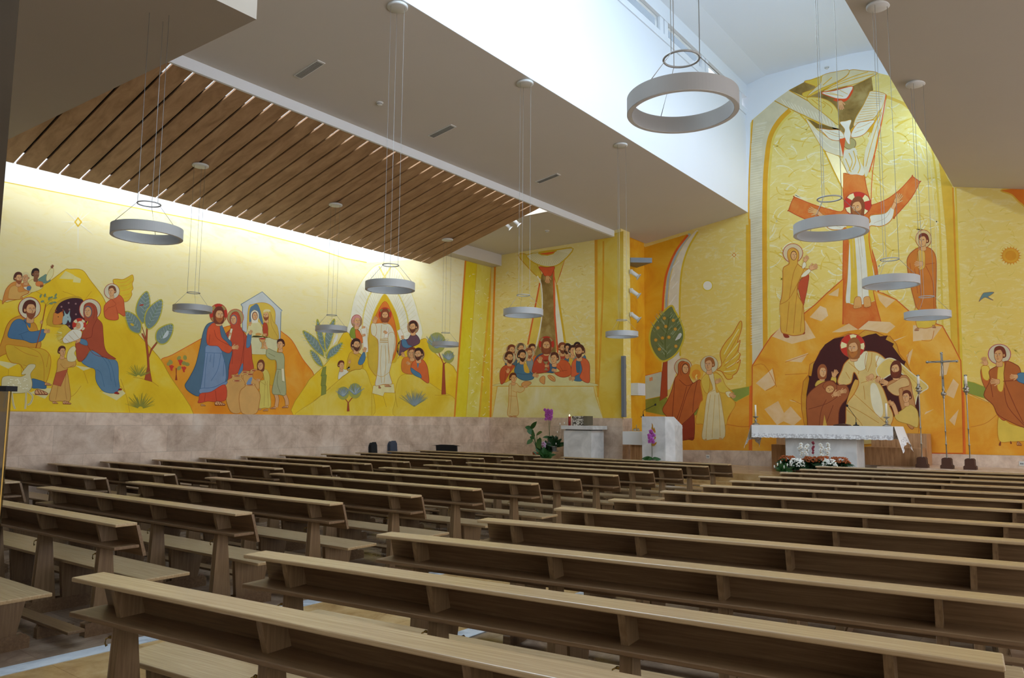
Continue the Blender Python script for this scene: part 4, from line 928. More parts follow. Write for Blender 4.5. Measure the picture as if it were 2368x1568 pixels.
# kings
A.fig('painted_man', 3, 'bearded man in orange robe carrying gifts')
A.p('dd9440', '20,535 30,470 55,400 110,348 175,345 205,400 240,420 248,440 190,468 188,492 60,502', 'bb5f22', 4); A.p('e1ae5a', '70,460 90,390 150,375 160,430 230,420 240,440 180,470 170,492 80,490', 'c57a2c', 3)
A.head(158, 312, 46, 1, '5b2f1c', beard='a05a30')
A.fig('painted_man', 2, 'pale-capped man in orange'); A.p('dc8a44', '170,400 200,350 250,360 262,400 240,430 180,430', 'b85f24', 3); A.head(222, 308, 42, -1, 'e3d49a', skin='dba36c'); A.p('efe6c4', '190,395 240,385 262,410 200,425')
A.ell('5d7e96', 250, 398, 22, 20)
A.fig('painted_man', 3, 'dark-skinned man reaching up toward the star')
A.p('e4d68c', '250,340 290,318 335,330 365,345 372,380 345,410 260,435 270,390 250,365', 'c39a3c', 3); A.p('6f8f7c', '330,322 375,290 400,280 435,330 388,355 350,345', '4f7060', 3)
A.p('e9df9c', '400,330 405,280 440,225 462,232 455,290 420,330', 'c39a3c', 3); A.hand(445, 225, -65, 32, '8a5638'); A.p('dd8440', '308,350 330,338 365,345 372,372 345,382 312,375', 'b85f24', 3)
A.head(308, 275, 42, 1, '2c1a16', skin='8a5a3a'); A.hand(345, 385, -20, 30, '8a5638')
# angel
A.fig('painted_angel', 4, 'haloed angel in red robe with golden wing')
A.p('e3c22a', '975,335 1000,318 1060,322 1110,298 1143,283 1152,325 1140,360 1148,400 1133,425 1137,455 1110,500 1080,515 1040,500 1010,420', 'cf8f1c', 5)
A.lines('e9a22a', '1010,350 1080,345 1140,300|1030,380 1100,370 1145,330|1040,420 1100,410 1140,385|1050,460 1100,455 1135,430|1060,490 1100,480 1120,470', 4)
A.p('dc6a38', '900,550 960,490 1000,462 1035,460 1065,500 1072,560 1076,640 1020,612 1020,665 960,672 905,645', 'b5421c', 4); A.lines('b5421c', '1000,555 1015,620|940,560 905,600|960,490 1000,540 940,565', 3)
A.head(965, 425, 42, -1, '7a4526', halo=68, hcol='d9d0ae')
# trees
A.fig('painted_tree', 2, 'tree with four large blue-green leaves')
A.k_('b0512a', '1247,1187 1272,1075 1268,985 1254,860 1220,790 1232,787 1258,835 1262,740 1275,740 1270,850 1284,975 1300,925 1360,848 1372,852 1310,935 1285,1000 1290,1085 1312,1206', '8a3a18', 3)
A.line('8a4a22', '1215,700 1262,840', 6, False)
A.leaf('1265,425 1292,490 1290,590 1262,665 1230,700 1190,650 1172,580 1200,490', base=(1232, 705)); A.leaf('1393,495 1393,600 1350,700 1290,750 1255,720 1250,640 1290,560', base=(1262, 755)); A.leaf('1080,600 1160,625 1215,690 1218,755 1195,788 1130,765 1095,700', base=(1222, 790)); A.leaf('1490,710 1485,790 1440,865 1385,880 1345,840 1355,765 1420,720', base=(1340, 880))
A.p('c9d2d0', '1405,820 1440,765 1455,775 1445,810 1415,830'); A.p('b03a22', '1200,545 1230,535 1238,545 1210,550'); A.ell('d8b42c', 1140, 712, 18, 10, .6)
A.fig('painted_bush', 2); A.tuft(1195, 1165, 120, '9a9a3c', 60, 4, 5, 20, 165); A.tuft(1212, 1440, 150, '9a9436', 70, 5, 6, 15, 165)
# joseph
A.fig('painted_man', 4, 'seated haloed man in blue and yellow holding a staff')
A.p('d99a2c', '-40,1000 20,840 60,720 110,660 200,632 240,680 300,700 330,780 350,905 240,930 60,960 -40,1010', 'c06a14', 5)
A.p('dcb42c', '50,888 150,895 230,905 350,918 410,950 438,1010 430,1100 400,1205 375,1202 340,1205 270,1190 235,1190 180,1062 100,1040 60,980', 'cc7d14', 5)
A.lines('c9821a', '230,905 330,950 365,1010 380,1100 378,1200|120,900 220,960 330,990|240,1190 260,1090 200,1060|420,970 400,1080', 4)
A.p('50799a', '72,822 85,740 115,685 165,664 215,690 250,768 330,765 375,752 392,790 370,840 330,862 270,870 200,845', '2f5470', 4); A.lines('2f5470', '240,770 160,800|375,752 390,775|200,845 180,800', 3)
A.p('50799a', '205,668 255,680 258,740 225,700', '2f5470', 3)
A.p('4b7494', '272,1182 330,1190 385,1212 396,1262 330,1262 275,1255', '2f5470', 4)
A.line('a84f1c', '395,535 375,640 350,760 308,915', 8); A.lines('7f8c3a', '395,535 360,500|395,540 430,505 485,470|390,560 440,520 490,520', 3)
for x, y, a in ((350, 465, 1.2), (388, 460, 1.5), (365, 512, .3), (422, 488, 1.3), (480, 458, 1), (440, 478, .4), (470, 520, 0), (440, 530, 0), (475, 482, .2)): A.ell('7c9068', x, y, 17, 8, -a)
A.hand(380, 775, -10, 52); A.hand(355, 705, -80, 30)
A.foot(330, 1295, 1, 95); A.foot(400, 1225, 1, 50)
A.head(258, 585, 72, 1, '5f2c1a', beard='93502c', halo=98, hx=-5, hy=-15, hcol='dcd3b0')
# mary
A.fig('painted_woman', 4, 'seated haloed woman in red veil and blue dress')
A.halo(777, 582, 96, 94, 'dcd3b0')
A.p('6689a2', '785,935 850,960 930,1010 1000,1022 1020,1080 1022,1180 1030,1260 990,1303 900,1292 850,1240 825,1180 820,1100 760,1075 705,1035 740,1000', '38607c', 4)
A.lines('46708c', '830,1100 870,1130 900,1250|930,1010 965,1080 1000,1250|860,970 930,1060 960,1200', 4)
A.p('b5512f', '730,540 775,523 822,550 840,610 838,655 880,705 890,800 900,900 930,960 1000,1010 900,995 830,950 778,930 740,990 700,1030 668,1015 655,930 655,865 700,830 720,750 765,690 745,640 725,590', '8a2f18', 4)
A.lines('8a2f18', '840,655 800,740 785,820 700,830|785,820 740,850 800,960 900,995|700,830 720,880 750,890', 4)
A.p('5f86a0', '692,835 745,850 752,892 690,872', '38607c', 3); A.hand(690, 850, 195, 62)
A.veil(763, 600, 52, -1, 'b5512f'); A.p('9c2418', '985,1300 1005,1290 1028,1305 1020,1314 985,1308'); A.p('9c2418', '1022,1268 1045,1262 1050,1278 1022,1280')
A.fig('painted_baby', 5, 'swaddled baby with red halo'); A.halo(683, 715, 62, 60, cross='e3d9a8')
A.p('e9e4cc', '600,770 640,752 690,760 705,790 690,830 620,860 560,872 540,850 550,820', 'c98a3c', 3); A.lines('c9a468', '560,830 600,865|590,800 640,850|630,770 680,830', 3)
A.ell('e9e4cc', 688, 720, 32, 40, .3, 'c98a3c', 3); A.face(676, 722, 27, -1)
A.fig('painted_boy', 5, 'boy in tan robe holding up a lamb')
A.p('dcaa54', '490,1100 495,1030 520,998 580,1005 640,1018 655,1045 640,1075 580,1090 590,1180 606,1362 520,1372 425,1362 455,1230', 'b0702c', 4); A.lines('b0702c', '570,1110 560,1250 575,1360|500,1240 480,1360|520,1050 560,1090 640,1060', 3)
A.k_('c2603a', '482,1128 585,1095 522,1245 455,1228', '8f3a1c', 3); A.foot(465, 1385, 1, 40); A.foot(560, 1385, 1, 60)
A.p('e9dfa8', '575,1000 585,945 610,910 640,898 655,925 640,960 660,1000 640,1030 590,1030', 'b9903c', 3); A.head(535, 945, 42, 1, '5a2818')
A.fig('painted_sheep', 5, 'white sheep')
A.p('ddd3a2', '15,1180 60,1155 120,1158 180,1162 222,1140 190,1145 188,1125 220,1085 250,1055 300,1055 303,1080 272,1120 262,1150 276,1210 270,1260 235,1295 160,1305 80,1302 20,1290', 'b08f34', 4)
for q in ('100,1300 115,1400 130,1440', '225,1290 222,1380 215,1440', '235,1285 280,1330 262,1390 235,1405', '60,1300 40,1380 30,1430'): A.line('ddd3a2', q, 16); A.line('b08f34', q, 3)
rnd = random.Random(4)
for i in range(26): A.ell('efe9c8', rnd.uniform(60, 250), rnd.uniform(1175, 1280), 11, 8, 0, 'cbbf82', 2, 8)
# --- wedding
A.crop(360, 600, 3.92)
A.fig('painted_hill', .5)
A.p(ORHILL, '48,918 150,865 420,715 560,640 680,600 780,620 900,600 1100,620 1140,655 1235,735 1330,900 1436,1050 1372,1140 1240,1419 900,1412 345,1400 240,1260 130,1080', 'dd6414', 6)
A.fig('painted_vine', 2, 'small vine with red grapes'); A.k_('a8481c', '175,1095 182,1040 180,985 192,985 190,1040 196,1095')
for x, y in ((135, 930), (210, 895), (265, 890), (285, 950), (212, 985), (120, 945), (255, 940)): A.ell('9d9a4a', x, y, 22, 17, x*.1)
for x, y in ((140, 975), (220, 925), (252, 988)):
    for u, v in ((-10, -8), (6, -10), (16, -4), (-4, 4), (8, 8), (0, 18), (4, 26)): A.ell('d8402c', x+u, y+v, 9, 9, 0, None, 0, 9)
A.fig('painted_house', 2, 'pale gabled house front')
A.k_('ccd1ca', '772,408 965,293 1146,465 1135,475 1128,735 1045,800 870,700 785,640 787,430', '7f8f92', 7)
A.p('e0c04a', '838,700 840,445 880,408 960,392 1030,410 1080,470 1082,590 1105,720 960,715', 'd09a2c', 5)
A.p('5f7c90', '850,640 850,460 885,415 922,405 950,470 976,580 960,585 930,520 890,455 865,560')
A.fig('painted_woman', 3, 'bride in white veil'); A.p('e2d89a', '825,700 832,630 850,582 900,560 945,575 972,640 968,702', 'b9963c', 3); A.veil(895, 512, 40, 1, 'ece6cc', 'b9963c', inner='6a3a1e'); A.hand(850, 600, -70, 36)
A.fig('painted_man', 3, 'groom with yellow head cloth'); A.p('ddb848', '968,700 975,600 1030,470 1062,560 1102,610 1112,725 1040,710', 'b5842a', 3); A.p('c24a26', '972,660 975,580 1010,590 1015,690 990,690', '8f2f14', 3); A.head(1003, 508, 42, -1, 'e0c868', beard='94502a'); A.p('e6d8a0', '975,478 985,455 1030,455 1040,480 1010,470'); A.p('ddb848', '1028,480 1042,490 1050,600 1110,720 1025,700 1022,580', 'b5842a', 3); A.hand(975, 690, -20, 34)
A.fig('painted_table', 3, 'pale tablecloth'); A.p('dcd6a2', '862,705 980,698 1110,735 1105,800 1082,868 1000,862 868,855', 'b9a648', 4); A.k_('dcae28', '870,860 1000,864 1085,910 1082,1140 1040,1140 960,1060 880,1000', 'c0861a', 3); A.ell('d9a050', 930, 678, 28, 12)
A.fig('painted_woman', 4, 'haloed woman in red robe with scroll')
A.halo(722, 525, 76, 77, 'b39c62', 'd0462c')
A.p('c9502e', '690,488 740,478 768,540 768,615 820,690 860,755 872,900 882,1000 780,1012 715,1045 648,1095 670,950 690,820 660,775 632,740 630,680 680,625 675,560', '8f2f18', 4)
A.lines('8f2f18', '768,615 800,700 780,900 745,1040|700,800 690,950|820,690 800,800 790,1000|632,700 700,640', 4)
A.veil(710, 545, 46, -1, 'c9502e'); A.p('5a7f9e', '820,792 832,680 866,668 858,765 845,795', '38607c', 3); A.hand(850, 680, -60, 44); A.p('5a7f9e', '745,1035 785,940 788,1000 760,1040'); A.k_('ece4c4', '650,742 678,625 697,630 668,752', 'b9903c', 3); A.hand(668, 690, -70, 30)
A.fig('painted_christ', 5, 'haloed man in red tunic and blue cloak')
A.halo(567, 492, 82, 92, cross='ab9150')
A.p('557488', '520,568 465,590 430,660 400,800 360,960 300,1080 264,1145 310,1205 395,1236 430,1120 520,1100 640,1110 662,960 690,840 640,760 610,640 585,575', '2f4f66', 5)
A.p('8097b2', '458,780 560,785 605,845 600,850 630,960 630,1105 540,1180 440,1205 400,1215 425,1050 445,880', '46688c', 4); A.lines('4f7092', '590,850 560,1000 500,1100|470,850 450,1000 440,1180|530,850 520,980|450,845 600,850|620,900 610,1060|500,860 490,930', 4)
A.p('7f96b2', '405,1170 520,1160 640,1105 628,1140 520,1195 405,1216', '46688c', 4)
A.p('d8502c', '405,1216 500,1200 625,1135 636,1268 540,1290 470,1285 386,1302 390,1270', 'a5341a', 4); A.lines('a5341a', '450,1215 440,1285|540,1190 550,1285', 4)
A.p('dd5a2c', '468,770 465,650 490,600 525,575 580,590 600,700 640,745 700,785 690,820 660,850 600,825 560,785', 'a5341a', 4); A.lines('a5341a', '530,640 560,720 690,790|490,680 480,770', 4)
A.p('557488', '580,590 600,600 650,710 685,750 682,790 640,745 595,700', '2f4f66', 3)
A.hand(690, 800, -5, 62); A.foot(420, 1320, 1, 36); A.foot(560, 1305, 1, 80); A.head(570, 505, 62, 1, '7a3a20', beard='b0602c', long=True)
A.fig('painted_jars', 5, 'five large clay wine jars')
for P in ('770,1012 845,1012 850,1030 890,1090 800,1110 755,1045 772,1030', '860,1000 925,1000 930,1060 860,1060', '800,1045 895,1045 905,1060 935,1110 925,1180 800,1130 792,1075', '690,1045 775,1050 778,1070 808,1120 805,1200 775,1378 678,1378 628,1225 640,1110 690,1072'):
    A.p('dba75c', P, 'b87428', 4)
A.p('e0ad62', '810,1132 895,1132 900,1148 942,1215 940,1290 908,1396 785,1396 755,1290 765,1195 810,1150', 'b87428', 5)
for x, y, r in ((807, 1022, 30), (890, 1008, 30), (858, 1042, 38), (735, 1056, 42), (735, 1100, 40), (853, 1135, 42)): A.ell('e6c180', x, y, r, 11, 0, 'b87428', 3); A.ell('b04a28', x, y, r*.7, 6)
A.p('7f9ab8', '820,1130 850,1075 875,1072 862,1120 865,1132')
A.fig('painted_girl', 5, 'girl pouring water in a pale yellow dress'); A.p('decb62', '965,1005 1005,1000 1032,1060 1030,1160 1042,1330 985,1345 930,1340 940,1200 945,1105 980,1090 975,1040', 'b9963c', 4); A.lines('b9963c', '990,1110 980,1330|1010,1100 1020,1330|980,1080 1000,1140 940,1100', 3); A.foot(945, 1358, -1, 34); A.foot(1005, 1365, -1, 40)
A.head(952, 962, 42, -1, '7a3f20', long=True); A.ell('e0912c', 925, 1050, 48, 46, 0, 'b86a1c', 3); A.hand(945, 1095, 190, 36)
A.fig('painted_boy', 5, 'boy in grey-green tunic raising a cup'); 
for q in ('1085,1215 1100,1270 1090,1340', '1160,1215 1185,1270 1190,1320'): A.line(OUTL, q, 36); A.line(SKIN, q, 30)
A.p('b3b382', '1012,808 1060,825 1110,845 1150,850 1166,900 1165,1000 1180,1215 1120,1225 1055,1210 1075,1080 1095,990 1088,915 1040,908 1000,870', '7d7f4c', 4); A.lines('7d7f4c', '1095,995 1160,1000|1110,1010 1100,1120 1130,1215|1140,1010 1150,1110|1020,850 1080,880', 4); A.k_('e9e2bc', '1138,990 1160,990 1168,1105 1145,1100', 'b9963c', 2)
A.line(SKIN, '1008,815 985,770', 22, False); A.hand(990, 780, -95, 34); A.foot(1075, 1345, -1, 44); A.foot(1185, 1335, -1, 48); A.head(1130, 772, 44, -1, '4e2418')
A.k_('d9a55c', '935,716 998,716 985,745 975,752 975,790 992,808 948,808 962,790 962,752 945,742', 'a5642c', 3); A.ell('b83a28', 967, 718, 28, 8)
# --- transfiguration
A.crop(680, 560, 3.5636)
A.fig('painted_rays', 1, 'white almond-shaped rings of light')
A.p('f0edd2', '455,790 462,620 500,440 570,300 660,200 740,176 800,182 880,260 960,400 1020,580 1048,800 800,900', 'ebe09a', 8)
A.line('ead978', '560,760 570,600 620,440 700,330 745,285 800,200', 12); A.line('ead978', '945,740 930,600 870,450 790,340 745,285 700,200', 12)
for i in range(46):
    a = math.pi*(i+.5)/46; x0, y0 = 750-105*math.cos(a)*1.05, 900-420*math.sin(a); x1, y1 = 750-280*math.cos(a), 900-700*math.sin(a); A.line('e4dba4', [(x0, y0), (x1, y1)], 3, False)
A.fig('painted_hill', 2)
A.p(HILL, '-2,1436 100,1175 165,1096 235,1030 300,950 400,760 440,745 462,775 500,880 560,930 620,960 700,1000 820,990 880,925 960,860 1050,802 1090,800 1110,850 1190,945 1340,1076 1315,1449 600,1441', 'cfa01c', 5)
A.p(HILL2, '0,1436 180,1300 300,1195 450,1075 540,1045 590,1060 625,1150 650,1240 640,1443 300,1440', 'd2a824', 4); A.p(HILL2, '850,1446 835,1300 838,1200 870,1110 930,1088 1000,1100 1100,1150 1200,1218 1330,1300 1315,1449', 'd2a824', 4)
A.lines('d2a41c', '640,1240 640,1440|735,1270 760,1360|830,1230 850,1360|160,1310 300,1200|1160,1262 1290,1262', 4)
A.fig('painted_mandorla', 3, 'orange almond-shaped glory'); A.p('e0b81e', '612,990 612,760 650,600 700,490 747,428 800,500 850,610 875,760 850,960 800,1000', 'e6cc50', 4); A.p('e47c28', '640,960 640,720 680,590 745,488 795,560 835,690 848,850 815,970 740,1000', 'd0611a', 4)
A.fig('painted_christ', 4, 'white-robed figure with red halo'); A.k_('ece2a2', '650,1182 820,1168 828,1243 745,1240 731,1270 643,1246', 'cf9a24', 4)
A.foot(700, 1195, .4, 42); A.foot(760, 1182, 1, 44)
A.p('dcb93a', '622,700 650,690 690,830 700,1000 690,1108 645,1070 610,1000 612,860', 'cf8f24', 4)
A.p('e6e0c0', '640,760 630,700 645,672 678,670 720,668 790,680 830,760 836,850 815,940 800,1010 785,1075 795,1120 803,1168 735,1172 668,1182 680,1100 690,1000 692,830 675,790', 'cf8f3c', 4)
A.lines('d8b45c', '720,850 710,1000 720,1160|750,850 755,1000 740,1160|775,845 780,1000|650,1070 720,1110 785,1070|720,680 715,760 712,810', 4); A.lines('c99a3c', '708,800 775,797|706,812 775,810|705,825 772,826', 5)
A.p('e2dcb8', '636,755 632,690 648,665 668,672 680,720 668,775', 'cf8f3c', 3); A.hand(660, 668, -75, 58); A.k_('eee8d4', '738,790 768,695 780,698 772,780', 'b9903c', 2); A.hand(765, 750, 210, 34); A.p('e6e0c0', '775,760 830,770 800,1000 780,900', 'cf8f3c', 3)
A.halo(748, 597, 54, 60, cross='8d8440'); A.head(748, 605, 44, 0, '8a4522', beard='94502a', long=True)
A.fig('painted_prophet', 3, 'haloed prophet in green and orange with scroll'); A.p('8a9a2e', '458,745 485,700 540,735 545,800 500,800 470,785', '5f7020', 3); A.p('dd7030', '505,720 540,740 565,800 562,832 530,828 510,790', 'a5441c', 3); A.head(515, 652, 42, 1, 'd9958c', beard='d8a080', halo=56, rx=46, hcol='a8895a'); A.k_('eee8d2', '548,715 598,700 612,905 570,912 565,800', 'cfae4c', 3); A.hand(560, 775, -25, 32); A.hand(560, 705, -10, 28)
A.fig('painted_prophet', 3, 'haloed prophet in purple with scroll'); A.p('6f4c56', '935,800 960,765 990,755 1025,785 1032,832 960,870 900,905 870,935 846,890 870,815', '452a34', 4); A.p('54809a', '892,800 920,805 940,845 972,858 935,872 898,862 886,830', '2f5470', 3); A.k_('eee8d2', '848,730 880,714 908,780 870,802', 'cfae4c', 3); A.hand(900, 800, 250, 34); A.head(980, 700, 44, -1, '46241a', beard='6b3820', halo=57, rx=48, hcol='a8895a')
A.fig('painted_apostle', 4, 'haloed bearded man in yellow with blue sleeve'); A.p('dfb02c', '438,1060 442,960 472,902 530,915 562,950 556,1040 500,1050', 'b9821c', 4); A.lines('b9821c', '470,910 540,950 530,990|565,1000 568,1045', 3); A.p('54809a', '528,990 550,940 578,902 586,960 562,1005 535,1010', '2f5470', 3); A.hand(575, 905, -70, 42); A.head(510, 848, 46, 1, '3f2018', beard='5b2f1c', halo=58, rx=48, hcol='a8895a')
A.fig('painted_child', 4, 'child in white looking up'); A.p('e9e4c8', '362,1132 372,1062 400,1045 430,1050 455,1005 458,1055 430,1085 400,1105', 'b9963c', 3); A.hand(455, 1000, -80, 30); A.head(388, 1015, 34, 1, '6a3018')
A.fig('painted_apostle', 4, 'haloed youth in orange behind the bearded man'); A.p('dd8230', '888,1060 886,985 910,950 965,950 1000,990 985,1080 930,1085', 'b0561c', 3); A.hand(905, 945, -110, 42); A.head(972, 915, 42, -1, '7a3a20', halo=52, rx=44, hcol='a8895a'); A.hand(955, 1005, -150, 36)
A.fig('painted_apostle', 5, 'haloed bearded man in orange cloak'); A.p('dd6c30', '985,980 1050,965 1090,1010 1105,1080 1106,1162 1040,1120 1000,1085 960,1040', 'a5441c', 4); A.p('54809a', '962,1035 1000,1060 1038,1085 1048,1118 1000,1102 965,1070', '2f5470', 3); A.p('54809a', '1012,985 1030,985 1018,1040'); A.head(1025, 925, 46, -1, '46241a', beard='5b2f1c', halo=55, rx=50, hcol='a8895a')
A.fig('painted_palm', 3, 'palm with pointed blue-green leaves')
for q, bs in (('72,732 140,762 210,830 245,935 185,905 120,830', (252, 955)), ('190,635 225,720 245,800 262,905 215,850 185,740', (262, 940)), ('330,632 328,730 300,830 268,890 252,840 262,740', (262, 940)), ('398,828 360,905 310,945 268,962 280,905 320,865', (262, 985)), ('133,890 190,925 225,985 236,1025 195,1010 155,960', (246, 1040))): A.leaf(q, w=8, base=bs)
A.k_('8f9440', '236,1035 262,1022 258,1090 266,1095 258,1180 264,1190 260,1250 222,1266 226,1190 220,1180 228,1110 220,1100', '6a7a2c', 3); A.lines('6a7a2c', '225,1100 262,1092|222,1185 262,1180', 3)
A.p('eceade', '318,850 330,800 352,758 358,775 350,810 330,835')
def rtree(tx, ty, tw, th, heads, seed):
    A.k_('ac4c26', [(tx-tw, ty), (tx-tw*.35, ty-th), (tx+tw*.35, ty-th), (tx+tw, ty)], '843a18', 3)
    for i, (hx, hy, r) in enumerate(heads):
        A.line('ac4c26', [(tx, ty-th*.95), (hx, hy+r*.5)], 7, False)
        A.ell('a9a84e', hx, hy, r*.9, r*1.05); A.tuft(hx, hy+r*.6, r*1.65, '8298a4', 70, 4, seed+i, 35, 145, .05); A.tuft(hx, hy+r*.5, r*1.3, '8d9450', 30, 3, seed+9+i, 40, 140, .1); A.tuft(hx, hy+r*.5, r*1.3, 'a9b8bc', 26, 3, seed+19+i, 40, 140, .1)
A.fig('painted_tree', 3, 'tree with two feathery blue crowns'); rtree(1232, 1255, 17, 260, ((1175, 830, 82), (1272, 945, 50)), 3)
A.fig('painted_tree', 3, 'small tree with feathery crown'); rtree(445, 1394, 10, 75, ((405, 1245, 52), (500, 1225, 60)), 31)
A.fig('painted_bush', 3); A.tuft(990, 1355, 150, '8a9272', 80, 4, 12, 30, 150, .0); A.tuft(990, 1355, 130, '8fa0a4', 50, 3, 13, 40, 140, .1)
A.fig('painted_band', 4, 'upright yellow and orange stripes'); A.crop(1030, 540, 3.4085)
A.k_(clouds('wash_strong_yellow', [(.3, '#dcc312'), (.5, '#e4cf20'), (.7, '#e8d840')], 1.4), '164,140 254,165 160,1455 68,1454'); A.k_(clouds('wash_band_pale', [(.3, '#ddc93a'), (.5, '#e2d35c'), (.7, '#e8dd84')], 1.4), '254,165 378,190 268,1456 160,1455'); A.k_('dfc52c', '378,190 400,196 350,1457 268,1456')
A.line('e2891c', [(163, 140), (70, 1455)], 13, False); A.line('d9b424', [(253, 165), (160, 1455)], 4, False); A.line('e0ae28', [(372, 190), (264, 1456)], 15, False)
A.fig('brush_strokes', 5)
A.swirls('efe6b0', 190, 360, 280, 1430, 60, 30, 7, 5)
A.flush()
# ================================================================= side altar wall
C = Mural('Y', YC, 'wall_mural', 'supper mural with table and haloed figures on the side altar wall')
C.crop(0, 0, 1); C.lv = 0
xl = XA
def ytop(x): return atY
b0 = MB(); c0_, c1_ = XA+.001, XK
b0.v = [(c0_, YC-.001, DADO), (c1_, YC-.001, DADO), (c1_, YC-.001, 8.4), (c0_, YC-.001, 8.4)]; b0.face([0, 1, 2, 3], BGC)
b0.v += [(XK+.001, YC-.001, DADO), (XK+.001, YC+.52, DADO), (XK+.001, YC+.52, 8.4), (XK+.001, YC-.001, 8.4)]; b0.face([4, 5, 6, 7], BGC)
C.mb = b0; C.crop(1030, 540, 3.4085)
C.line('e0c23a', [(350, 1458), (1403, 1462)], 9, False)
C.fig('painted_band', 1, 'orange and yellow upright stripes')
C.k_(clouds('wash_side_yellow', [(.3, '#dcb22c'), (.5, '#e2bf40'), (.7, '#e6cc60')], 1.2), '1176,40 1403,-20 1403,1461 1243,1461 1180,1200')
C.k_('e0a024', '1176,40 1199,35 1202,1230 1180,1180'); C.line('e0a428', [(1246, 60), (1240, 500), (1202, 1290)], 14); C.fig('painted_stripe', 1)
C.line('e8901c', [(393, 200), (355, 1458)], 15, False)
C.fig('brush_strokes', 1)
C.swirls('eae0b6', 420, 1160, 230, 1100, 90, 46, 9, 8); C.swirls('e0c366', 420, 1160, 230, 1100, 90, 50, 9, 9)
C.fig('painted_heaven', 2, 'fan of white rays with orange sun')
C.p('dfc34a', '575,172 640,165 720,240 762,345 720,335 650,265', 'd2a018', 7); C.k_('e0c860', '860,262 940,212 905,320 875,408 850,300', 'dd6c24', 6)
C.p('e9e2bc', '640,175 700,232 800,262 900,240 1008,120 870,130 730,150', 'd9b424', 10)
for i in range(26):
    a = math.pi*(.12+.76*i/25); C.line('d9cf94', [(803+80*math.cos(a), 115+65*math.sin(a)), (803+180*math.cos(a), 115+135*math.sin(a))], 4, False)
C.k_('e8692a', '732,156 878,136 850,160 805,172 760,168', 'd9b424', 8)
C.fig('painted_gold_strip', 2, 'tall gold strip with orange and white ribbons'); C.k_('e3c452', '742,395 760,640 712,870 655,872'); C.line('dd6a28', [(745, 390), (700, 620), (650, 876)], 12, False)
C.k_('efe8cc', '870,400 905,560 932,860 890,945 868,700'); C.line('dfb420', [(878, 405), (905, 600), (945, 862)], 16, False)
C.p(GOLDP, '762,320 800,300 850,300 858,480 862,700 872,900 860,945 780,965 705,960 735,860 758,700 762,560 752,400'); C.line('f0eada', '725,335 755,400 765,560 752,720 715,890', 8); C.line('e0622c', [(853, 290), (862, 640), (886, 940)], 13, False)
C.p('e25f30', '738,262 800,268 860,262 845,310 828,335 785,335 768,310', 'b03c1c', 4); C.hand(806, 335, 92, 58)
def disc(x, y, r, look, hair, beard, halo, hc='c6ba90', **kw): C.head(x, y, r, look, hair, beard=beard, halo=halo, hcol=hc, ring='c46a3c', **kw)
C.fig('painted_apostle', 2, 'haloed man at the upper left'); C.p('4f6f80', '470,1040 500,960 560,950 560,1040'); disc(522, 920, 38, 1, '7a3a20', '8a4a28', 45)
C.fig('painted_apostle', 2, 'bald haloed man'); disc(595, 905, 34, 1, '6e5a40', 'd8c8a0', 44)
C.fig('painted_apostle', 2, 'haloed youth left of centre'); C.p('dd7030', '690,980 720,950 730,1010 700,1030'); disc(685, 912, 36, 1, '5a2c18', None, 45)
C.fig('painted_apostle', 3, 'grey-robed haloed man'); C.p('8a9294', '640,1000 680,980 700,1060 695,1110 660,1080', '5f686c', 3); disc(660, 945, 38, 1, '9a5a3a', '9a5a3a', 44)
C.fig('painted_apostle', 4, 'man in red-orange at the left end'); C.p('c9592e', '438,1185 430,1100 455,1050 500,1035 545,1040 560,1090 520,1150 470,1172', '94381c', 4); C.lines('94381c', '480,1060 470,1160|520,1050 500,1140', 3); disc(505, 980, 42, 1, '5a2c18', '6b3820', 52); C.hand(490, 1100, -70, 38)
C.fig('painted_apostle', 5, 'man in blue reaching over the table'); C.p('dfb23a', '470,1172 540,1060 600,1020 640,1060 650,1100 600,1110 520,1150', 'b9821c', 3); C.p('4f7a96', '545,1075 575,1020 620,1015 640,1060 680,1100 698,1125 685,1150 620,1158 565,1130', '2f5470', 4); C.lines('2f5470', '560,1100 620,1110 690,1105', 3); C.hand(690, 1115, 12, 48); C.p('dfb23a', '618,1020 640,1030 665,1095 625,1090'); disc(605, 965, 42, 1, '3f2018', '4a2818', 52)
C.fig('painted_christ', 4, 'central haloed man in red with chalice'); C.p('3f6280', '700,1010 740,955 830,940 875,975 868,1090 800,1095 720,1090', '2a4a66', 3); C.p('c24a2a', '695,1100 692,1040 720,985 775,950 835,955 855,1000 820,1020 815,1085', '8f2f18', 4); C.halo(797, 873, 63, 64, cross='a8935a'); C.head(797, 885, 50, 0, '8a4522', beard='94502a', long=True); C.hand(745, 1020, -80, 52)
C.k_('a08a5c', '770,1000 815,1000 806,1020 798,1032 798,1060 812,1078 778,1078 790,1060 790,1032 778,1018', '6b5a34', 3); C.ell('8a3020', 793, 1003, 22, 7); C.hand(785, 1045, 0, 34)
C.fig('painted_apostle', 2, 'haloed man in red behind the right group'); C.p('b8442a', '890,960 930,945 945,985 900,990'); disc(922, 905, 40, 1, '8a4522', '7a4022', 47)
C.fig('painted_apostle', 2, 'dark-haired man in the right group'); C.p('4f6f80', '935,990 985,960 1000,1000 960,1010'); disc(962, 910, 38, -1, '3a1e16', '4a2818', 40)
C.fig('painted_apostle', 2, 'man with dark red halo in the right group'); disc(1040, 895, 34, 1, '3a1e16', '4a2818', 36, '9a2a20')
C.fig('painted_apostle', 3, 'man in grey and yellow in the right group'); C.p('8a9a8c', '985,1050 1000,980 1040,970 1050,1020 1010,1070', '5f6f60', 3); C.p('dfb23a', '975,985 1000,975 1005,1010 985,1045'); disc(1003, 925, 38, 1, '46241a', None, 42); C.hand(955, 985, -40, 34)
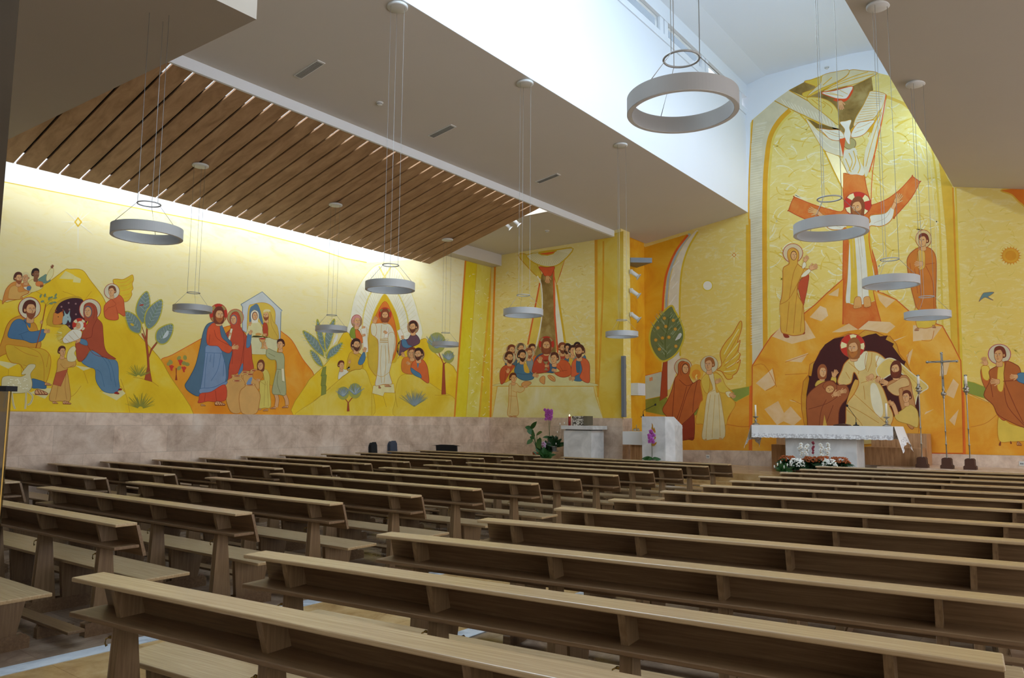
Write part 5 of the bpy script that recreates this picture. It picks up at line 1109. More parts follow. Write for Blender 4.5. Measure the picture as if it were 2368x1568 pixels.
C.fig('painted_apostle', 5, 'man in orange cloak at the right end'); C.p('4f7a96', '1010,1150 1050,1090 1030,1010 1100,960 1110,1060 1085,1150 1050,1165', '2f5470', 3); C.p('e06a38', '992,1120 1000,1020 1040,985 1035,1090 1060,1100 1010,1130', 'a5441c', 3); C.p('e06a38', '1062,985 1110,990 1136,1030 1138,1100 1136,1172 1095,1168 1060,1130 1080,1070', 'a5441c', 4); C.p('466a80', '1032,1005 1064,990 1060,1085 1035,1090'); disc(1057, 930, 48, -1, '5a2c18', '6b3820', 50, 'ead68c'); C.hand(1020, 1140, 175, 48)
C.fig('painted_apostle', 5, 'youth leaning on the central figure'); C.p('d9622e', '865,1040 900,1000 950,1000 985,1040 992,1105 950,1132 900,1128 862,1100 905,1085', 'a5441c', 4); C.lines('a5441c', '905,1085 960,1080|900,1040 930,1090', 3); C.hand(875, 1080, 190, 38); disc(860, 985, 42, -1, '5a2c18', None, 50)
C.fig('painted_table', 6, 'pale cloth-covered table'); 
C.k_(clouds('wash_cloth', [(.3, '#dcca74'), (.5, '#e2d694'), (.72, '#e8e0b8')], 1.4), '410,1204 1168,1204 1185,1280 1243,1461 370,1459', 'dfae34', 6)
C.fig('painted_table_top', 3); C.p('e0d898', '412,1204 470,1172 600,1130 720,1106 850,1104 990,1135 1100,1165 1168,1204', 'd0a63a', 3)
C.fig('painted_bread', 6); C.p('e0a25a', '748,1170 745,1145 765,1125 785,1128 786,1160 780,1188', 'b05a24', 3); C.p('e0a25a', '808,1120 830,1115 862,1135 866,1165 840,1160 815,1140', 'b05a24', 3); C.line('b05a24', '820,1122 860,1158', 3)
C.fig('painted_boy', 7, 'boy offering bread'); C.p('e0c684', '502,1205 520,1182 560,1180 590,1210 620,1208 622,1235 590,1255 562,1252 572,1340 577,1425 540,1438 492,1432 500,1330', 'cf8a30', 4); C.lines('cf8a30', '525,1190 520,1280 510,1420|562,1252 530,1240|505,1280 565,1285', 3); C.foot(512, 1442, 1, 24); C.foot(545, 1445, 1, 28); C.p('e0a25a', '602,1185 630,1165 672,1170 676,1185 640,1205 608,1205', 'b05a24', 3); C.hand(618, 1210, -10, 34); C.head(536, 1140, 36, 1, '6a3018')
C.flush()
# ================================================================= sanctuary side wall
K = MB(); K.v = [(-10.399, YC+.52, PF+.4), (-10.399, YD, PF+.4), (-10.399, YD, 8.4), (-10.399, YC+.52, 8.4)]; K.face([0, 1, 2, 3], ORBG)
o = K.build('side_wall_mural'); tag(o, 'narrow ochre painted side wall behind the column', 'mural')
# ================================================================= altar wall
D = Mural('Y', YD, 'wall_mural', 'great altar wall mural: crucified figure above a rocky mountain with open cave')
D.crop(0, 0, 1); D.lv = 0
XR_ = 9.0
arc = [(1735, 285), (1741, 276), (1767, 254), (1793, 231), (1825, 208), (1861, 189), (1903, 173), (1937, 165), (1963, 162), (1997, 163), (2028, 168), (2060, 176), (2078, 182), (2140, 215), (2200, 260)]
P = [(1480, 1040), (1480, 540), (1735, 470)] + arc + [(2225, 400), (2600, 400), (2600, 1056.5), (2368, 1053.7), (2142, 1048.8), (1792, 1043), (1680, 1041.5)]
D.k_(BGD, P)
D.line('df9a1c', [(1480, 1039.5), (1680, 1041), (1792, 1042.5), (2142, 1048.3), (2368, 1053), (2600, 1056)], 2.5, False)
# left field
D.crop(1440, 520, 2.903)
D.fig('painted_band', 1, 'ochre field left of the rainbow'); D.k_(ORBG, '40,40 150,150 430,64 440,70 350,180 292,320 272,450 268,580 262,900 262,1010 60,1100 60,1511')
D.fig('painted_rainbow', 2, 'curved orange, blue and white rainbow band')
D.p('e6dcc0', '475,55 505,45 440,170 400,300 385,480 382,640 384,900 300,1110 302,700 318,380 385,180', None)
D.lines('eee8d8', '380,240 330,290|350,330 320,380|370,380 330,430|360,470 310,540|370,560 320,600', 7)
D.line('b0b8b4', '452,60 375,170 315,320 298,450 292,600 292,1120', 17); D.line('e6661c', '438,68 355,180 297,320 276,450 268,590', 14); D.line('e0bc28', '505,46 440,160 398,300 384,480 384,640 386,880', 12)
D.fig('painted_moon', 2, 'white disc'); D.ell('e2c33a', 570, 408, 37, 37); D.ell('efe8d4', 570, 408, 30, 30)
D.fig('painted_star', 2)
for a, l in ((90, 60), (270, 75), (0, 62), (180, 70), (40, 38), (140, 40), (220, 42), (320, 45)): D.line('efe6bc', [(748, 202), (748+l*math.cos(math.radians(a)), 202-l*math.sin(math.radians(a)))], 7, False, taper=1)
D.k_('d98a2c', '748,185 764,202 748,219 732,202'); D.k_('efe0a0', '748,192 757,202 748,212 739,202')
D.fig('brush_strokes', .6)
D.swirls('e4d391', 420, 820, 60, 900, 80, 46, 6, 15)
D.fig('painted_town', 2, 'white walled houses'); D.k_('c3cab2', '60,1062 82,1062 84,1080 146,1082 150,1012 264,985 264,1160 60,1196', 'e07020', 6); 
for x, y, h in ((185, 1037, 24), (196, 1034, 24), (134, 1112, 28)): D.k_('df7a28', [(x-4, y-h/2), (x+4, y-h/2), (x+4, y+h/2), (x-4, y+h/2)])
D.fig('painted_ground', 2, 'green and orange fields')
D.k_(GROUND, '40,1226 170,1258 300,1284 500,1200 560,1190 760,1180 850,1142 872,1130 872,1512 40,1508'); D.lines('cf6a14', '700,1340 800,1355 870,1350|690,1345 760,1190', 4)
D.k_(clouds('wash_green', [(.3, '#7c8222'), (.5, '#8f9230'), (.7, '#a3a248')], 1.5), '40,1198 262,1150 300,1160 300,1284 170,1258 40,1228', 'd2a81c', 4); D.k_('8f9a3c', '700,1112 780,1098 850,1084 850,1140 760,1188 700,1160', 'cfae2c', 4); D.k_('8f9230', '470,1180 520,1160 500,1270 470,1290')
D.fig('painted_tree', 3, 'leaf-shaped tree with yellow fruits'); D.k_('b04a22', '278,878 302,878 299,960 300,1150 250,1182 262,1020', '7f2f14', 3)
D.p('73804e', '323,543 352,580 385,640 408,700 411,760 385,830 345,880 300,908 262,915 222,880 190,820 180,760 195,690 245,615', 'd9c134', 12)
D.line('59682c', '290,890 285,780 300,700 318,600', 6)
rnd = random.Random(8)
for i in range(60):
    t = rnd.random(); y = 600+270*t; w_ = 95*math.sin(math.pi*(.12+.8*t)); x = 295+rnd.uniform(-w_, w_); s_ = 1 if x > 295 else -1; D.line(('9fae8c', '5f6e38', '8a9a6c')[i % 3], [(x, y), (x+s_*24, y-30)], 5, False, taper=.6)
for x, y in ((281, 627), (341, 641), (237, 692), (290, 682), (354, 700), (223, 773), (311, 755), (247, 835), (358, 815), (268, 760)): D.ell('d8a83c', x, y, 11, 11, 0, 'b07a1c', 2, 12)
D.p('d5d8cc', '353,775 375,735 390,726 397,738 385,762 370,770')
D.fig('painted_woman', 4, 'haloed woman in orange-brown cloak holding a flame')
D.halo(406, 957, 61, 61, 'cdbf92', 'c25a2c'); D.ell('e8b43a', 495, 990, 48, 56); D.ell('e8962a', 495, 1005, 30, 34)
D.p('9c3a1a', '350,1380 420,1320 476,1255 480,1430 440,1442 370,1448 350,1420', '6b2410', 3)
D.p('c4672a', '372,1000 375,935 405,915 440,940 440,1000 470,1060 495,1050 522,1042 535,1100 550,1165 480,1262 410,1330 348,1378 320,1330 298,1290 268,1242 300,1180 330,1110 350,1035', '8a3a18', 4)
D.lines('8a3a18', '470,1060 430,1140 360,1370|350,1035 340,1200 330,1330|430,1085 400,1200 350,1340|500,1050 480,1150 470,1260|380,1040 430,1080 480,1060', 4)
D.veil(418, 965, 36, 1, 'c4672a', '7f2f14', inner='5b2c18'); D.hand(495, 1045, -85, 26); D.line('f4dc70', '497,1035 492,1018 500,1005', 8); D.p('8a2f14', '350,1450 362,1440 376,1455 372,1463 350,1463'); D.p('8a2f14', '440,1435 475,1425 480,1438 450,1440')
D.fig('painted_angel', 4, 'haloed angel in white and yellow with tall wing')
D.p('dfb438', '655,860 690,790 740,730 790,645 800,690 770,790 790,775 775,850 790,870 770,930 792,905 770,985 740,1010 735,1030 700,1035 665,985 632,975 665,940', 'd0741c', 5)
D.lines('e6d68c', '680,870 720,800 780,700|690,900 740,840 780,790|690,930 750,890 780,860|700,960 750,930 780,910|680,985 740,980 760,970', 6); D.lines('d0741c', '672,930 720,850 775,745|680,950 740,890 780,830|690,970 750,935 775,900|650,980 700,1000 730,1005', 3)
D.p('e2b43c', '490,1328 520,1200 538,1170 525,1080 528,1040 570,995 620,985 665,1020 692,1080 740,1125 690,1130 745,1180 755,1215 710,1290 690,1350 620,1400 540,1340', 'cf8a1c', 4)
D.p('e3d3a0', '575,1000 612,1002 628,1120 650,1130 672,1240 688,1420 610,1440 535,1437 545,1320 568,1140 605,1100', 'cf9a3c', 4); D.lines('d2a84c', '590,1140 570,1280 560,1430|620,1140 610,1280 600,1430|645,1140 650,1280 655,1420|570,1130 620,1110', 3)
D.p('e3c24c', '528,1040 570,998 585,1060 572,1130 545,1110', 'cf8a1c', 3); D.p('e3c24c', '612,1000 660,1015 690,1075 725,1120 690,1130 640,1110', 'cf8a1c', 3); D.p('e8dca8', '690,1125 722,1118 735,1140 712,1160', 'cf9a3c', 3)
D.head(582, 938, 42, -1, 'a86428', halo=61, hcol='d2c8a0', ring='c9883c'); D.hand(625, 1060, -30, 44); D.hand(720, 1135, 35, 44); D.foot(560, 1442, -.5, 30, SKIN, 'cf9a3c'); D.foot(655, 1436, .8, 30, SKIN, 'cf9a3c')
D.fig('painted_band', 2, 'orange border left of the apse'); D.k_('dfae2c', '828,0 850,0 850,1085 828,1088'); D.k_('e2701c', '850,1075 870,1075 866,1512 846,1512'); D.k_('e0a424', '850,-40 858,-40 872,1075 850,1085')
# apse, upper half
D.crop(1720, 150, 3.825)
D.fig('painted_apse_border', 1, 'pale and ochre arched border bands')
D.k_('d6cba6', '80,487 180,402 280,312 410,395 300,500 228,640 198,850 182,1100 176,1568 178,2000 190,3350 90,3370 60,2600 52,1560 40,1330 50,1000 62,700')
D.line('dfa31e', '410,400 310,500 235,640 202,850 188,1100 184,1568 196,3000 205,3240', 42); D.line('e6cb5c', '440,412 345,505 262,650 236,850 222,1100 218,1568 240,3200', 20)
D.line('e0a626', '78,487 62,700 48,1000 44,1330 52,1560 62,2600 95,3300', 12)
rnd = random.Random(2)
for i in range(90):
    y = 520+i*22; x = 62+max(0, (700-y))*.25; D.line('e2dac0', [(x, y+rnd.uniform(-6, 6)), (x+100, y-22+rnd.uniform(-8, 8))], 5, False)
D.fig('painted_swirls', .6, 'white and yellow brush swirls')
apse = [(250, 850), (330, 560), (480, 430), (1300, 280), (1480, 430), (1700, 900), (1760, 1500), (1800, 2400), (1500, 2500), (300, 2500), (240, 1500)]
D.swirls('ece0b0', 250, 1760, 300, 2500, 230, 190, 15, 21, apse); D.swirls('e2c04c', 250, 1760, 300, 2500, 230, 190, 14, 22, apse)
D.fig('painted_apse_border', 2, 'ochre border bands right of the apse')
D.line('e0c04a', '1540,420 1640,640 1690,900 1720,1200 1740,1568 1765,2500 1790,3000', 18); D.line('e6d48c', '1500,430 1600,640 1652,900 1680,1200 1700,1568 1720,2500', 12)
D.k_('dfb84a', '1250,262 1420,330 1540,440 1500,430 1400,350 1250,290'); D.k_('ddb136', '1720,800 1800,1000 1850,1085 1880,1400 1930,2600 1965,3300 1870,3300 1840,2600 1790,1500'); D.line('d9901c', '1850,1085 1866,1568 1905,2600 1925,3000', 14); D.k_('e2c13a', '1868,1085 1880,1085 1950,3000 1930,3000'); D.k_('e26c1c', '1915,2880 1950,2880 1965,3450 1930,3450')
D.fig('painted_drapery', 2, 'fan of white and gold drapery under the arch')
D.k_(GOLDP, '400,225 540,150 700,190 960,190 1130,110 1145,225 1120,240 1040,400 975,540 955,600 880,600 840,560 838,430 760,330 560,290')
D.p('e0be44', '535,150 620,125 840,60 930,47 900,110 720,215 560,285 520,250 640,200', 'c9901c', 5); D.p('ddd0a4', '700,92 830,58 930,47 905,100 800,160 660,220 560,280 620,215 680,160', 'cf9a1c', 5)
D.p('ddd0a4', '1182,70 1050,52 945,46 905,105 700,238 850,200 1000,165 1100,120', 'cf9a1c', 6); D.lines('dfae24', '1150,80 1000,120 850,170 720,225|1100,62 950,110 800,175|780,110 700,180', 7)
D.k_('d9cca6', '280,312 400,225 470,262 560,310 700,400 830,560 832,575 620,490 420,400'); 
for i in range(16): D.line('ece4cc', [(330+i*30, 300+i*12), (380+i*28, 370+i*12)], 4, False)
D.line('cf9a1c', '272,318 420,395 620,490 838,585', 8); D.line('cf9a1c', '400,225 560,315 700,400 832,520', 8)
D.p('dfc76a', '560,292 660,290 760,325 825,395 842,470 835,530 700,425 600,350', 'd2a01c', 6); D.lines('d2a01c', '640,310 720,350 700,380|700,320 780,380 770,430|600,305 680,370', 6)
D.p('e2d6b4', '1130,232 1258,262 1240,350 1180,440 1130,490 1060,500 975,545 990,470 1050,370 1100,270', 'cf9a1c', 6)
for i in range(12): D.line('dcae3c', [(1120-i*12, 250+i*24), (1240-i*9, 262+i*20)], 4, False)
D.k_('7f6326', '560,478 700,530 830,580 860,572 800,578 720,570 640,560', None)
D.line('dfb020', '500,440 600,560 700,740 800,950 872,1092', 10); D.line('dfb020', '520,440 680,530', 8); D.p('e2d6b0', '545,470 640,562 700,610 780,665 850,680 880,805 840,805 720,762 640,650', 'd9a824', 5); D.lines('ece4cc', '640,600 760,720 860,750|620,580 700,680', 6)
D.k_(simple('paint_gold_leaf', '#ecdba0', .35, .3, var=.12), '720,765 840,808 878,880 915,955 880,958 878,1095 800,940', 'c9901c', 4)
D.p('dfa91c', '960,600 980,545 1160,490 1250,300 1262,262 1250,400 1190,650 1150,800 1100,930 1085,1000 1060,960 1055,860 1090,720 1130,600')
D.p('e2d6b0', '1255,300 1245,420 1180,640 1150,790 1085,990 1062,900 1075,760 1120,640 1160,520 1200,450'); D.lines('dfa91c', '1220,420 1130,700 1080,900|1200,400 1100,640', 6)
D.line('e2581c', '1258,262 1238,400 1200,600 1160,780 1110,950', 8); D.line('e2581c', '1160,800 1135,1000 1125,1240', 6)
D.p('e3dabc', '890,760 940,748 990,740 1020,850 1058,900 1062,975 1000,970 925,960 885,850'); D.lines('dfb43c', '930,780 960,860 930,940|970,760 990,850 960,930|1000,800 1030,900 1010,960|900,830 950,950', 8)
D.k_('dd5a1c', '845,655 900,648 888,740 880,812 862,730')
D.fig('painted_hand', 4, 'sleeve and hand reaching down'); D.p('e9e2cc', '688,246 800,228 950,190 962,220 940,265 905,300 830,300 760,280', 'dd5a1c', 7); D.lines('dfb850', '720,250 830,270|760,245 880,280|850,225 920,260', 5); D.p('dd501c', '790,312 830,300 905,298 960,215 965,240 915,315 850,330'); D.hand(852, 318, 82, 82)
D.fig('painted_dove', 4, 'white dove diving with spread wings'); D.ell('6b4028', 938, 697, 57, 52); D.ell('b3a468', 938, 697, 53, 48)
D.p('e9e2c8', '672,565 760,575 830,575 870,595 893,640 870,655 830,672 760,655 715,610', 'cf7a1c', 5); D.p('e9e2c8', '958,590 1010,515 1080,500 1158,492 1120,550 1070,610 1010,638 952,640', 'cf7a1c', 5)
D.p('ece6d2', '850,510 900,498 952,490 935,555 948,610 938,665 940,700 925,700 905,670 885,620 893,570', 'cf9a3c', 4); D.lines('dcae5c', '720,590 800,625 880,640|760,590 850,620|1000,560 1060,540 1130,505|980,600 1060,570', 4)
# the cross and the crucified figure
D.fig('painted_cross', 3, 'orange curved cross')
CRS = clouds('wash_cross', [(.3, '#cf601c'), (.5, '#d87228'), (.72, '#df8a3c')], 2.2)
D.p(CRS, [(877, 955), (877.5, 955), (930, 966), (1068, 970), (1069, 970), (1085, 1080), (1130, 1240), (1131, 1240), (1180, 1225), (1280, 1180), (1390, 1095), (1490, 985), (1491, 985), (1558, 1034), (1559, 1035), (1480, 1180), (1330, 1350), (1329, 1350), (1200, 1330), (1115, 1330), (1111, 1430), (1115, 1568), (1180, 1800), (1200, 2100), (1215, 2300), (1100, 2320), (975, 2350), (880, 2290), (880, 1600), (880, 1350), (780, 1352), (720, 1400), (640, 1400), (500, 1345), (396, 1291), (395, 1290), (420, 1220), (446, 1168), (447, 1168), (600, 1230), (760, 1278), (880, 1287), (878, 1100)], 'c44a18', 6)
D.fig('painted_christ', 4, 'crucified figure in a white robe with gold stripes')
D.p('e3dcc4', '700,1325 760,1352 860,1345 930,1340 940,1400 1110,1400 1120,1335 1250,1312 1312,1245 1332,1270 1318,1350 1270,1405 1200,1430 1112,1432 1120,1568 1130,1700 1160,1860 1190,2060 1160,2090 1060,2120 980,2125 930,2110 900,2090 915,1900 925,1700 930,1560 905,1440 860,1460 760,1452 715,1400', 'cf8a24', 7)
D.k_('dfb83a', '890,1345 950,1342 985,1568 1000,1800 1010,2118 940,2110 950,1900 940,1600'); D.k_('dfb83a', '1040,1400 1105,1400 1130,1568 1140,1800 1180,2075 1110,2105 1090,1800 1070,1568'); D.lines('cfb88c', '1000,1450 1040,1800 1050,2110|1020,1420 1050,1700|960,1450 975,1800|700,1330 760,1400 860,1440|1300,1270 1260,1350 1150,1400', 4)
D.line('e2581c', '1112,1430 1110,1568 1140,1750', 7); D.k_('ecd9a0', '915,1485 968,1478 966,1500 920,1492')
for x, y in ((820, 2330), (0, 0)): pass
D.line(OUTL, '700,1350 650,1300', 36, False); D.line(SKIN, '705,1352 648,1298', 30, False); D.hand(655, 1305, 200, 90, 'dfa868'); D.line(OUTL, '1318,1270 1345,1215', 36, False); D.line(SKIN, '1316,1275 1347,1210', 30, False); D.hand(1345, 1220, -62, 92, 'dfa868', -1)
D.halo(1007, 1233, 123, 111, cross='efe2a4', rot=8); D.head(1008, 1262, 76, -1, '8a4a22', beard='a4602c', long=True, neck=False, skin='dca467')
D.crop(1720, 500, 3.1365)
for x in (828, 893):
    D.p('dfa45a', [(x-18, 590), (x+18, 588), (x+28, 640), (x+22, 662), (x-28, 670), (x-30, 640)] if x < 850 else [(x-20, 590), (x+18, 585), (x+30, 635), (x+25, 655), (x-15, 662), (x-22, 630)], 'a8571c', 3)
    for t in range(4): D.line('a8571c', [(x-20+t*12, 650), (x-20+t*12, 668)], 2, False)
# mountain
MT = '62,1085 150,945 200,870 280,800 350,745 430,712 520,640 600,562 722,455 724,455 718,785 760,780 830,822 900,762 995,766 960,640 940,540 1010,560 1105,605 1200,690 1330,760 1440,795 1510,920 1575,1050 1582,1250 1592,1650 1590,1720 60,1715'
D.fig('painted_mountain', 5, 'ochre rocky mountain with pale facets')
D.k_(MTN, MT, 'cf5a1c', 7)
FC = clouds('wash_facet', [(.3, '#e2b474'), (.5, '#e7c088'), (.72, '#ebcb9c')], 2)
for q in ('205,872 270,800 430,800 445,755 522,882 350,927', '478,733 555,650 598,668 613,722 562,762', '612,572 692,520 684,583', '968,560 1100,608 1032,666 985,612', '640,842 762,778 830,822 700,842', '830,822 905,760 1060,768 1100,800 1040,850 900,825', '1228,792 1440,800 1372,892 1228,908', '88,1212 208,1105 230,1222 155,1266', '150,1400 250,1340 315,1472 242,1515', '1420,1160 1430,1050 1500,1040 1470,1150', '1462,1292 1520,1180 1560,1220 1524,1322', '1070,905 1190,865 1100,905', '330,1330 410,1355 340,1340', '1310,1440 1380,1400 1320,1420', '300,1050 470,990 420,1060', '1180,1010 1228,960 1200,1080', '250,1470 340,1380 420,1470 360,1520', '1490,1480 1560,1400 1530,1520'): D.k_(FC, q)
D.lines('cf7a1c', '60,1090 150,1080 240,1240|210,1100 230,1220 160,1265|350,1330 420,1365|300,1060 470,1000|300,1150 460,1140|1200,980 1180,1050|1290,900 1360,900 1380,830', 4)
D.fig('painted_cave', 6, 'dark oval cave opening with ochre rim')
D.k_(clouds('wash_rim', [(.3, '#c4800e'), (.5, '#cf9020'), (.7, '#d8a23c')], 2), '420,1400 418,1310 432,1200 470,1150 480,1075 520,1050 555,975 620,930 660,885 720,868 760,850 830,862 880,825 960,838 1030,872 1060,870 1110,930 1130,1000 1180,1060 1250,1200 1275,1330 1282,1440 1270,1560 1240,1640 460,1640', 'b8641a', 5)
D.k_('47160f', '452,1395 455,1290 475,1180 468,1155 490,1160 505,1075 545,1000 560,970 590,930 650,890 722,873 780,868 850,880 900,862 960,850 990,872 1045,865 1030,895 1090,925 1080,945 1150,1040 1175,1055 1165,1080 1210,1170 1250,1260 1272,1330 1276,1440 1262,1500 1240,1640 490,1640')
D.fig('painted_christ', 8, 'figure in pale yellow robe bending down to pull people from the cave')
D.k_('e0a034', '1050,1480 1100,1450 1270,1540 1260,1640 1000,1640')
D.p('dfa94a', '800,1200 830,1190 900,1210 850,1260 790,1340 745,1360')
D.p('e0c074', '745,1640 742,1480 748,1365 800,1290 835,1205 800,1130 780,1205 740,1225 705,1232 682,1195 712,1120 735,1065 800,1010 862,985 930,982 985,1000 1040,1050 1056,1090 1040,1125 985,1150 960,1175 1010,1250 1050,1360 1085,1450 1060,1530 1000,1640', 'c87820', 6)
D.p('e9dfb4', '800,1060 860,990 900,985 890,1060 880,1110 830,1120', 'cf9a3c', 3); D.p('ece2bc', '920,1230 960,1220 1000,1330 1010,1430 980,1460 930,1370', None); D.p('ece2bc', '960,1010 1040,1055 1050,1100 1010,1120 970,1085')
D.lines('c98a2c', '930,990 925,1060 900,1130|890,990 880,1060 890,1120|760,1060 830,1120 830,1145|750,1370 850,1420 980,1500|745,1400 850,1500 900,1620|850,1210 900,1195 980,1170|870,1230 880,1330|740,1130 770,1180|800,1290 900,1380 1030,1500|985,1010 960,1090 1040,1110', 4)
D.p('e2c268', '960,1120 1000,1060 1060,1030 1130,1062 1220,1140 1335,1232 1300,1270 1260,1300 1240,1370 1215,1240 1180,1170 1120,1130 1060,1150 1000,1180', 'e3d6b0', 8)
D.lines('d2a03c', '1100,1060 1180,1150 1250,1280|1060,1050 1150,1110 1280,1240', 4)
D.line(OUTL, '712,1225 672,1285', 44, False); D.line(SKIN, '714,1222 670,1288', 38, False); D.hand(680, 1268, 125, 60); D.hand(940, 1155, 150, 62); D.hand(985, 1165, 120, 50)
D.halo(790, 940, 92, 88, cross='efe2a4', rot=-42); D.head(800, 958, 60, -1, 'a0602c', beard='b8702c', long=True)
D.fig('painted_woman', 9, 'stooping old woman in brown cloak'); D.p('a85c2e', '455,1340 470,1290 520,1240 590,1200 650,1195 680,1225 740,1225 765,1270 750,1320 710,1370 690,1430 668,1640 490,1640 462,1480', '7a3414', 5); D.lines('7a3414', '600,1330 560,1420 540,1620|680,1310 600,1360 470,1400|650,1370 600,1500', 4); D.k_('dcae4a', '560,1640 585,1440 600,1500 625,1640')
D.p('a85c2e', '575,1240 590,1205 635,1195 672,1225 670,1260 620,1270', '7a3414', 4); D.ell('dfa868', 625, 1255, 32, 28, -.3, '7a3d14', 3); D.lines('4a200c', '610,1248 622,1252|635,1252 648,1256|628,1258 622,1266', 3); D.hand(650, 1295, -15, 62); D.hand(700, 1275, -10, 50)
D.fig('painted_girl', 7, 'girl with raised hand'); D.p('dcb84c', '522,1235 530,1200 560,1188 600,1200 625,1205 640,1165 668,1165 665,1215 600,1225', 'b08a2c', 3); D.hand(650, 1165, -60, 56); D.head(570, 1128, 42, 1, 'a45a2c', long=True)
D.fig('painted_man', 9, 'bearded man in brown robe with open hands'); D.p('c98e52', '1035,1215 1075,1190 1160,1152 1205,1190 1225,1290 1245,1390 1232,1540 1180,1500 1130,1340 1120,1260 1050,1245', '9a5420', 5); D.p('dcb472', '1040,1240 1100,1200 1150,1170 1190,1180 1200,1230 1130,1250 1130,1300 1080,1290', 'a8642c', 4); D.lines('9a5420', '1150,1250 1190,1380 1200,1480|1130,1250 1200,1230', 4); D.head(1105, 1110, 50, -1, '6b3018', beard='7a3418', long=True); D.hand(1045, 1215, 205, 62)
D.fig('painted_boy', 10, 'boy in yellow with cupped hands'); D.p('dfbe60', '1100,1440 1150,1405 1200,1368 1240,1385 1265,1430 1262,1530 1200,1510 1130,1490 1100,1465', 'b0842c', 4); D.line(OUTL, '1110,1440 1090,1380 1070,1350', 34); D.line(SKIN, '1110,1440 1090,1380 1070,1350', 28); D.hand(1085, 1365, 215, 44); D.head(1182, 1312, 42, -1, '6b3018')
# standing figures on the mountain
D.fig('painted_woman', 8, 'haloed woman in yellow cloak standing on the rock'); D.halo(357, 268, 74, 70, 'd9c194', 'b8442c')
D.p('c24e26', '395,490 470,420 462,520 445,600 430,650 405,560', '94341c', 3); D.p('9c3a1a', '285,855 300,845 330,870 325,882 298,880'); D.p('9c3a1a', '400,850 440,835 442,855 410,858')
D.p('dca83c', '272,835 268,740 262,650 280,560 285,450 288,375 330,345 318,290 325,245 360,230 395,255 400,300 392,345 440,380 475,385 465,420 400,470 390,560 430,640 438,730 440,842 370,866 310,855', 'bf6a1c', 5)
D.p('d9a63e', '284,600 275,650 268,745 270,830 262,690 262,640'); D.lines('c0781c', '400,470 330,600 262,640|392,345 360,420 330,600|400,470 380,620 360,850|330,620 310,840|430,640 410,840|440,380 400,470', 4)
D.p('e9dfbc', '415,440 440,405 475,382 486,400 450,435', 'bf8a3c', 3); D.p('e9dfbc', '425,380 430,340 448,335 452,365', 'bf8a3c', 3); D.hand(478, 378, -15, 62); D.hand(440, 328, -55, 48); D.veil(360, 285, 36, 1, 'dca83c', 'bf6a1c', inner='7a4a24', skin='dfa868')
D.fig('painted_man', 8, 'haloed young man in orange cloak standing on the rock'); D.halo(1304, 165, 58, 67, 'd9bc7c', 'b8542c')
D.p('e0bc44', '1250,650 1390,640 1392,780 1330,812 1290,810 1255,798', 'cf7a1c', 4)
D.p('cf7a28', '1190,300 1245,240 1310,225 1360,240 1393,300 1396,440 1392,560 1385,702 1330,690 1260,672 1235,600 1205,480 1188,380', 'b0501c', 5); D.p('dfb04c', '1262,258 1310,255 1315,345 1305,380 1265,380', 'b0741c', 3)
D.lines('b0501c', '1260,250 1272,400 1290,660|1320,350 1385,340|1320,360 1370,480 1380,690|1240,380 1262,560|1205,340 1230,520', 4); D.hand(1300, 345, 180, 62); D.foot(1262, 820, -.6, 44); D.foot(1375, 800, .5, 44); D.head(1303, 178, 46, -1, '7a3418', skin='dfa868')
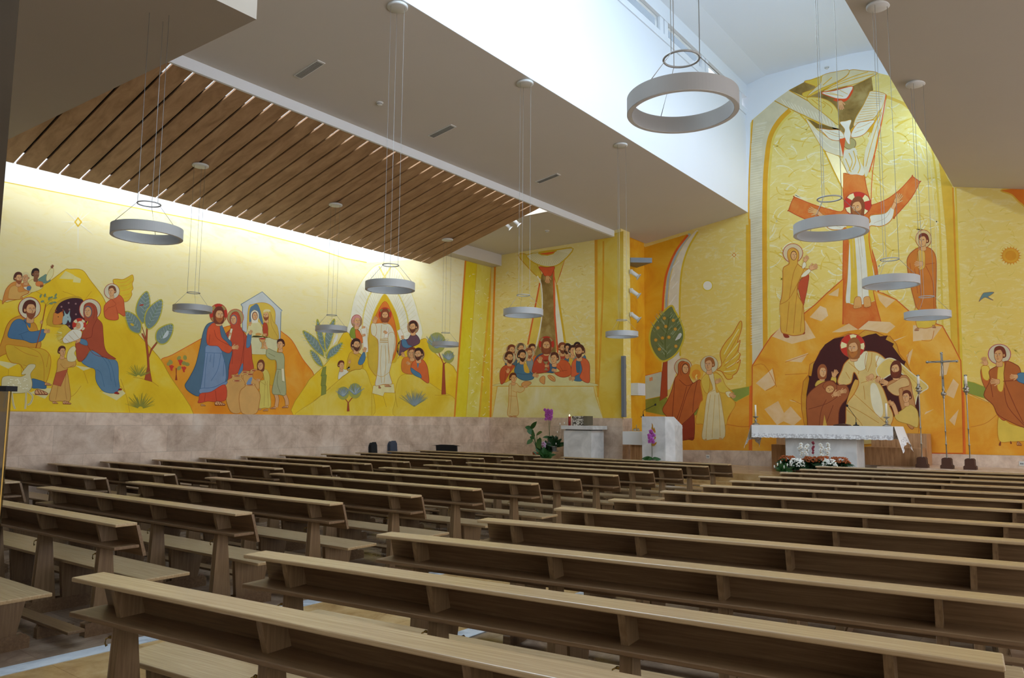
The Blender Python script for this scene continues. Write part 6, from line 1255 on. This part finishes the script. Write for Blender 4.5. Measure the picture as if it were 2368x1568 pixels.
# right field
D.crop(2140, 420, 2.307)
D.fig('painted_ground', 2, 'green and orange ground at the right'); D.k_('8f9a3c', '195,1058 260,1072 330,1100 400,1180 230,1132 200,1125', 'cfae2c', 3); D.k_(GROUND, '200,1125 340,1182 700,1190 700,1468 205,1457'); D.lines('cf7a1c', '230,1130 340,1180|240,1310 320,1290 380,1245', 3)
D.fig('painted_sun', 2, 'orange sun with rays'); 
for i in range(20):
    a = math.pi*2*i/20; D.k_('dc931c', [(455+40*math.cos(a-.13), 395+36*math.sin(a-.13)), (455+60*math.cos(a), 395+53*math.sin(a)), (455+40*math.cos(a+.13), 395+36*math.sin(a+.13))])
D.ell('dfa42c', 455, 395, 45, 40, 0, 'd98a1c', 3); D.ell('d9951c', 455, 395, 30, 27)
D.fig('painted_corner', 2, 'orange arc in the upper right corner'); D.p('df7a1c', [(412, 42), (460, 70), (500, 110), (530, 135), (700, 300), (701, 300), (700, 10), (699, 10)], 'e3b43c', 8)
D.fig('brush_strokes', .6)
D.swirls('dfc358', 190, 520, 90, 1000, 60, 60, 8, 41); D.swirls('e4d390', 190, 520, 90, 1000, 50, 34, 5, 42)
D.fig('painted_bird', 3, 'small grey-blue bird in flight'); D.p('6b8a88', '285,640 305,600 320,592 366,590 345,608 335,615 362,632 350,630 320,618 300,628', 'a8642c', 2)
D.fig('painted_man', 4, 'haloed man in brown robe with raised hand'); D.halo(395, 921, 62, 55, 'd2c6a2', 'b8405c')
D.p('e2c24c', '392,1250 450,1290 526,1310 600,1310 600,1390 526,1385 460,1388 392,1380', 'cf8a1c', 4); D.p('c4642a', '385,1030 420,1060 440,1200 430,1270 400,1262 370,1200', '94441c', 3)
D.p('c2662a', '295,1010 312,980 320,1040 345,1060 330,1110 305,1070', '94441c', 3); D.p('e2c24c', '302,985 335,985 345,1020 335,1060 310,1050 300,1010', 'cf8a1c', 3)
D.p('b5642a', '340,1012 380,985 430,958 480,975 505,1000 524,1080 600,1100 600,1320 526,1312 440,1275 385,1240 360,1190 312,1140 345,1060', '8a3e18', 4); D.p('e2c24c', '390,978 420,972 414,1110 384,1100', 'cf8a1c', 3); D.lines('8a3e18', '430,960 420,1050 470,1180 524,1290|415,1065 500,1060|420,1100 440,1200 526,1300|345,1060 360,1150', 4)
D.hand(325, 978, -110, 46); D.hand(395, 1068, 185, 50); D.foot(400, 1398, -.2, 44); D.foot(455, 1392, .2, 30); D.foot(495, 1398, .5, 44); D.head(395, 925, 40, -1, '7a3418', skin='dca467')
D.fig('painted_sleeve', 5, 'blue sleeve entering from the right'); D.p('55809a', '488,1030 520,1020 600,1040 600,1090 520,1076 490,1060', '2f5470', 3); D.hand(492, 1040, 180, 42)
D.flush()
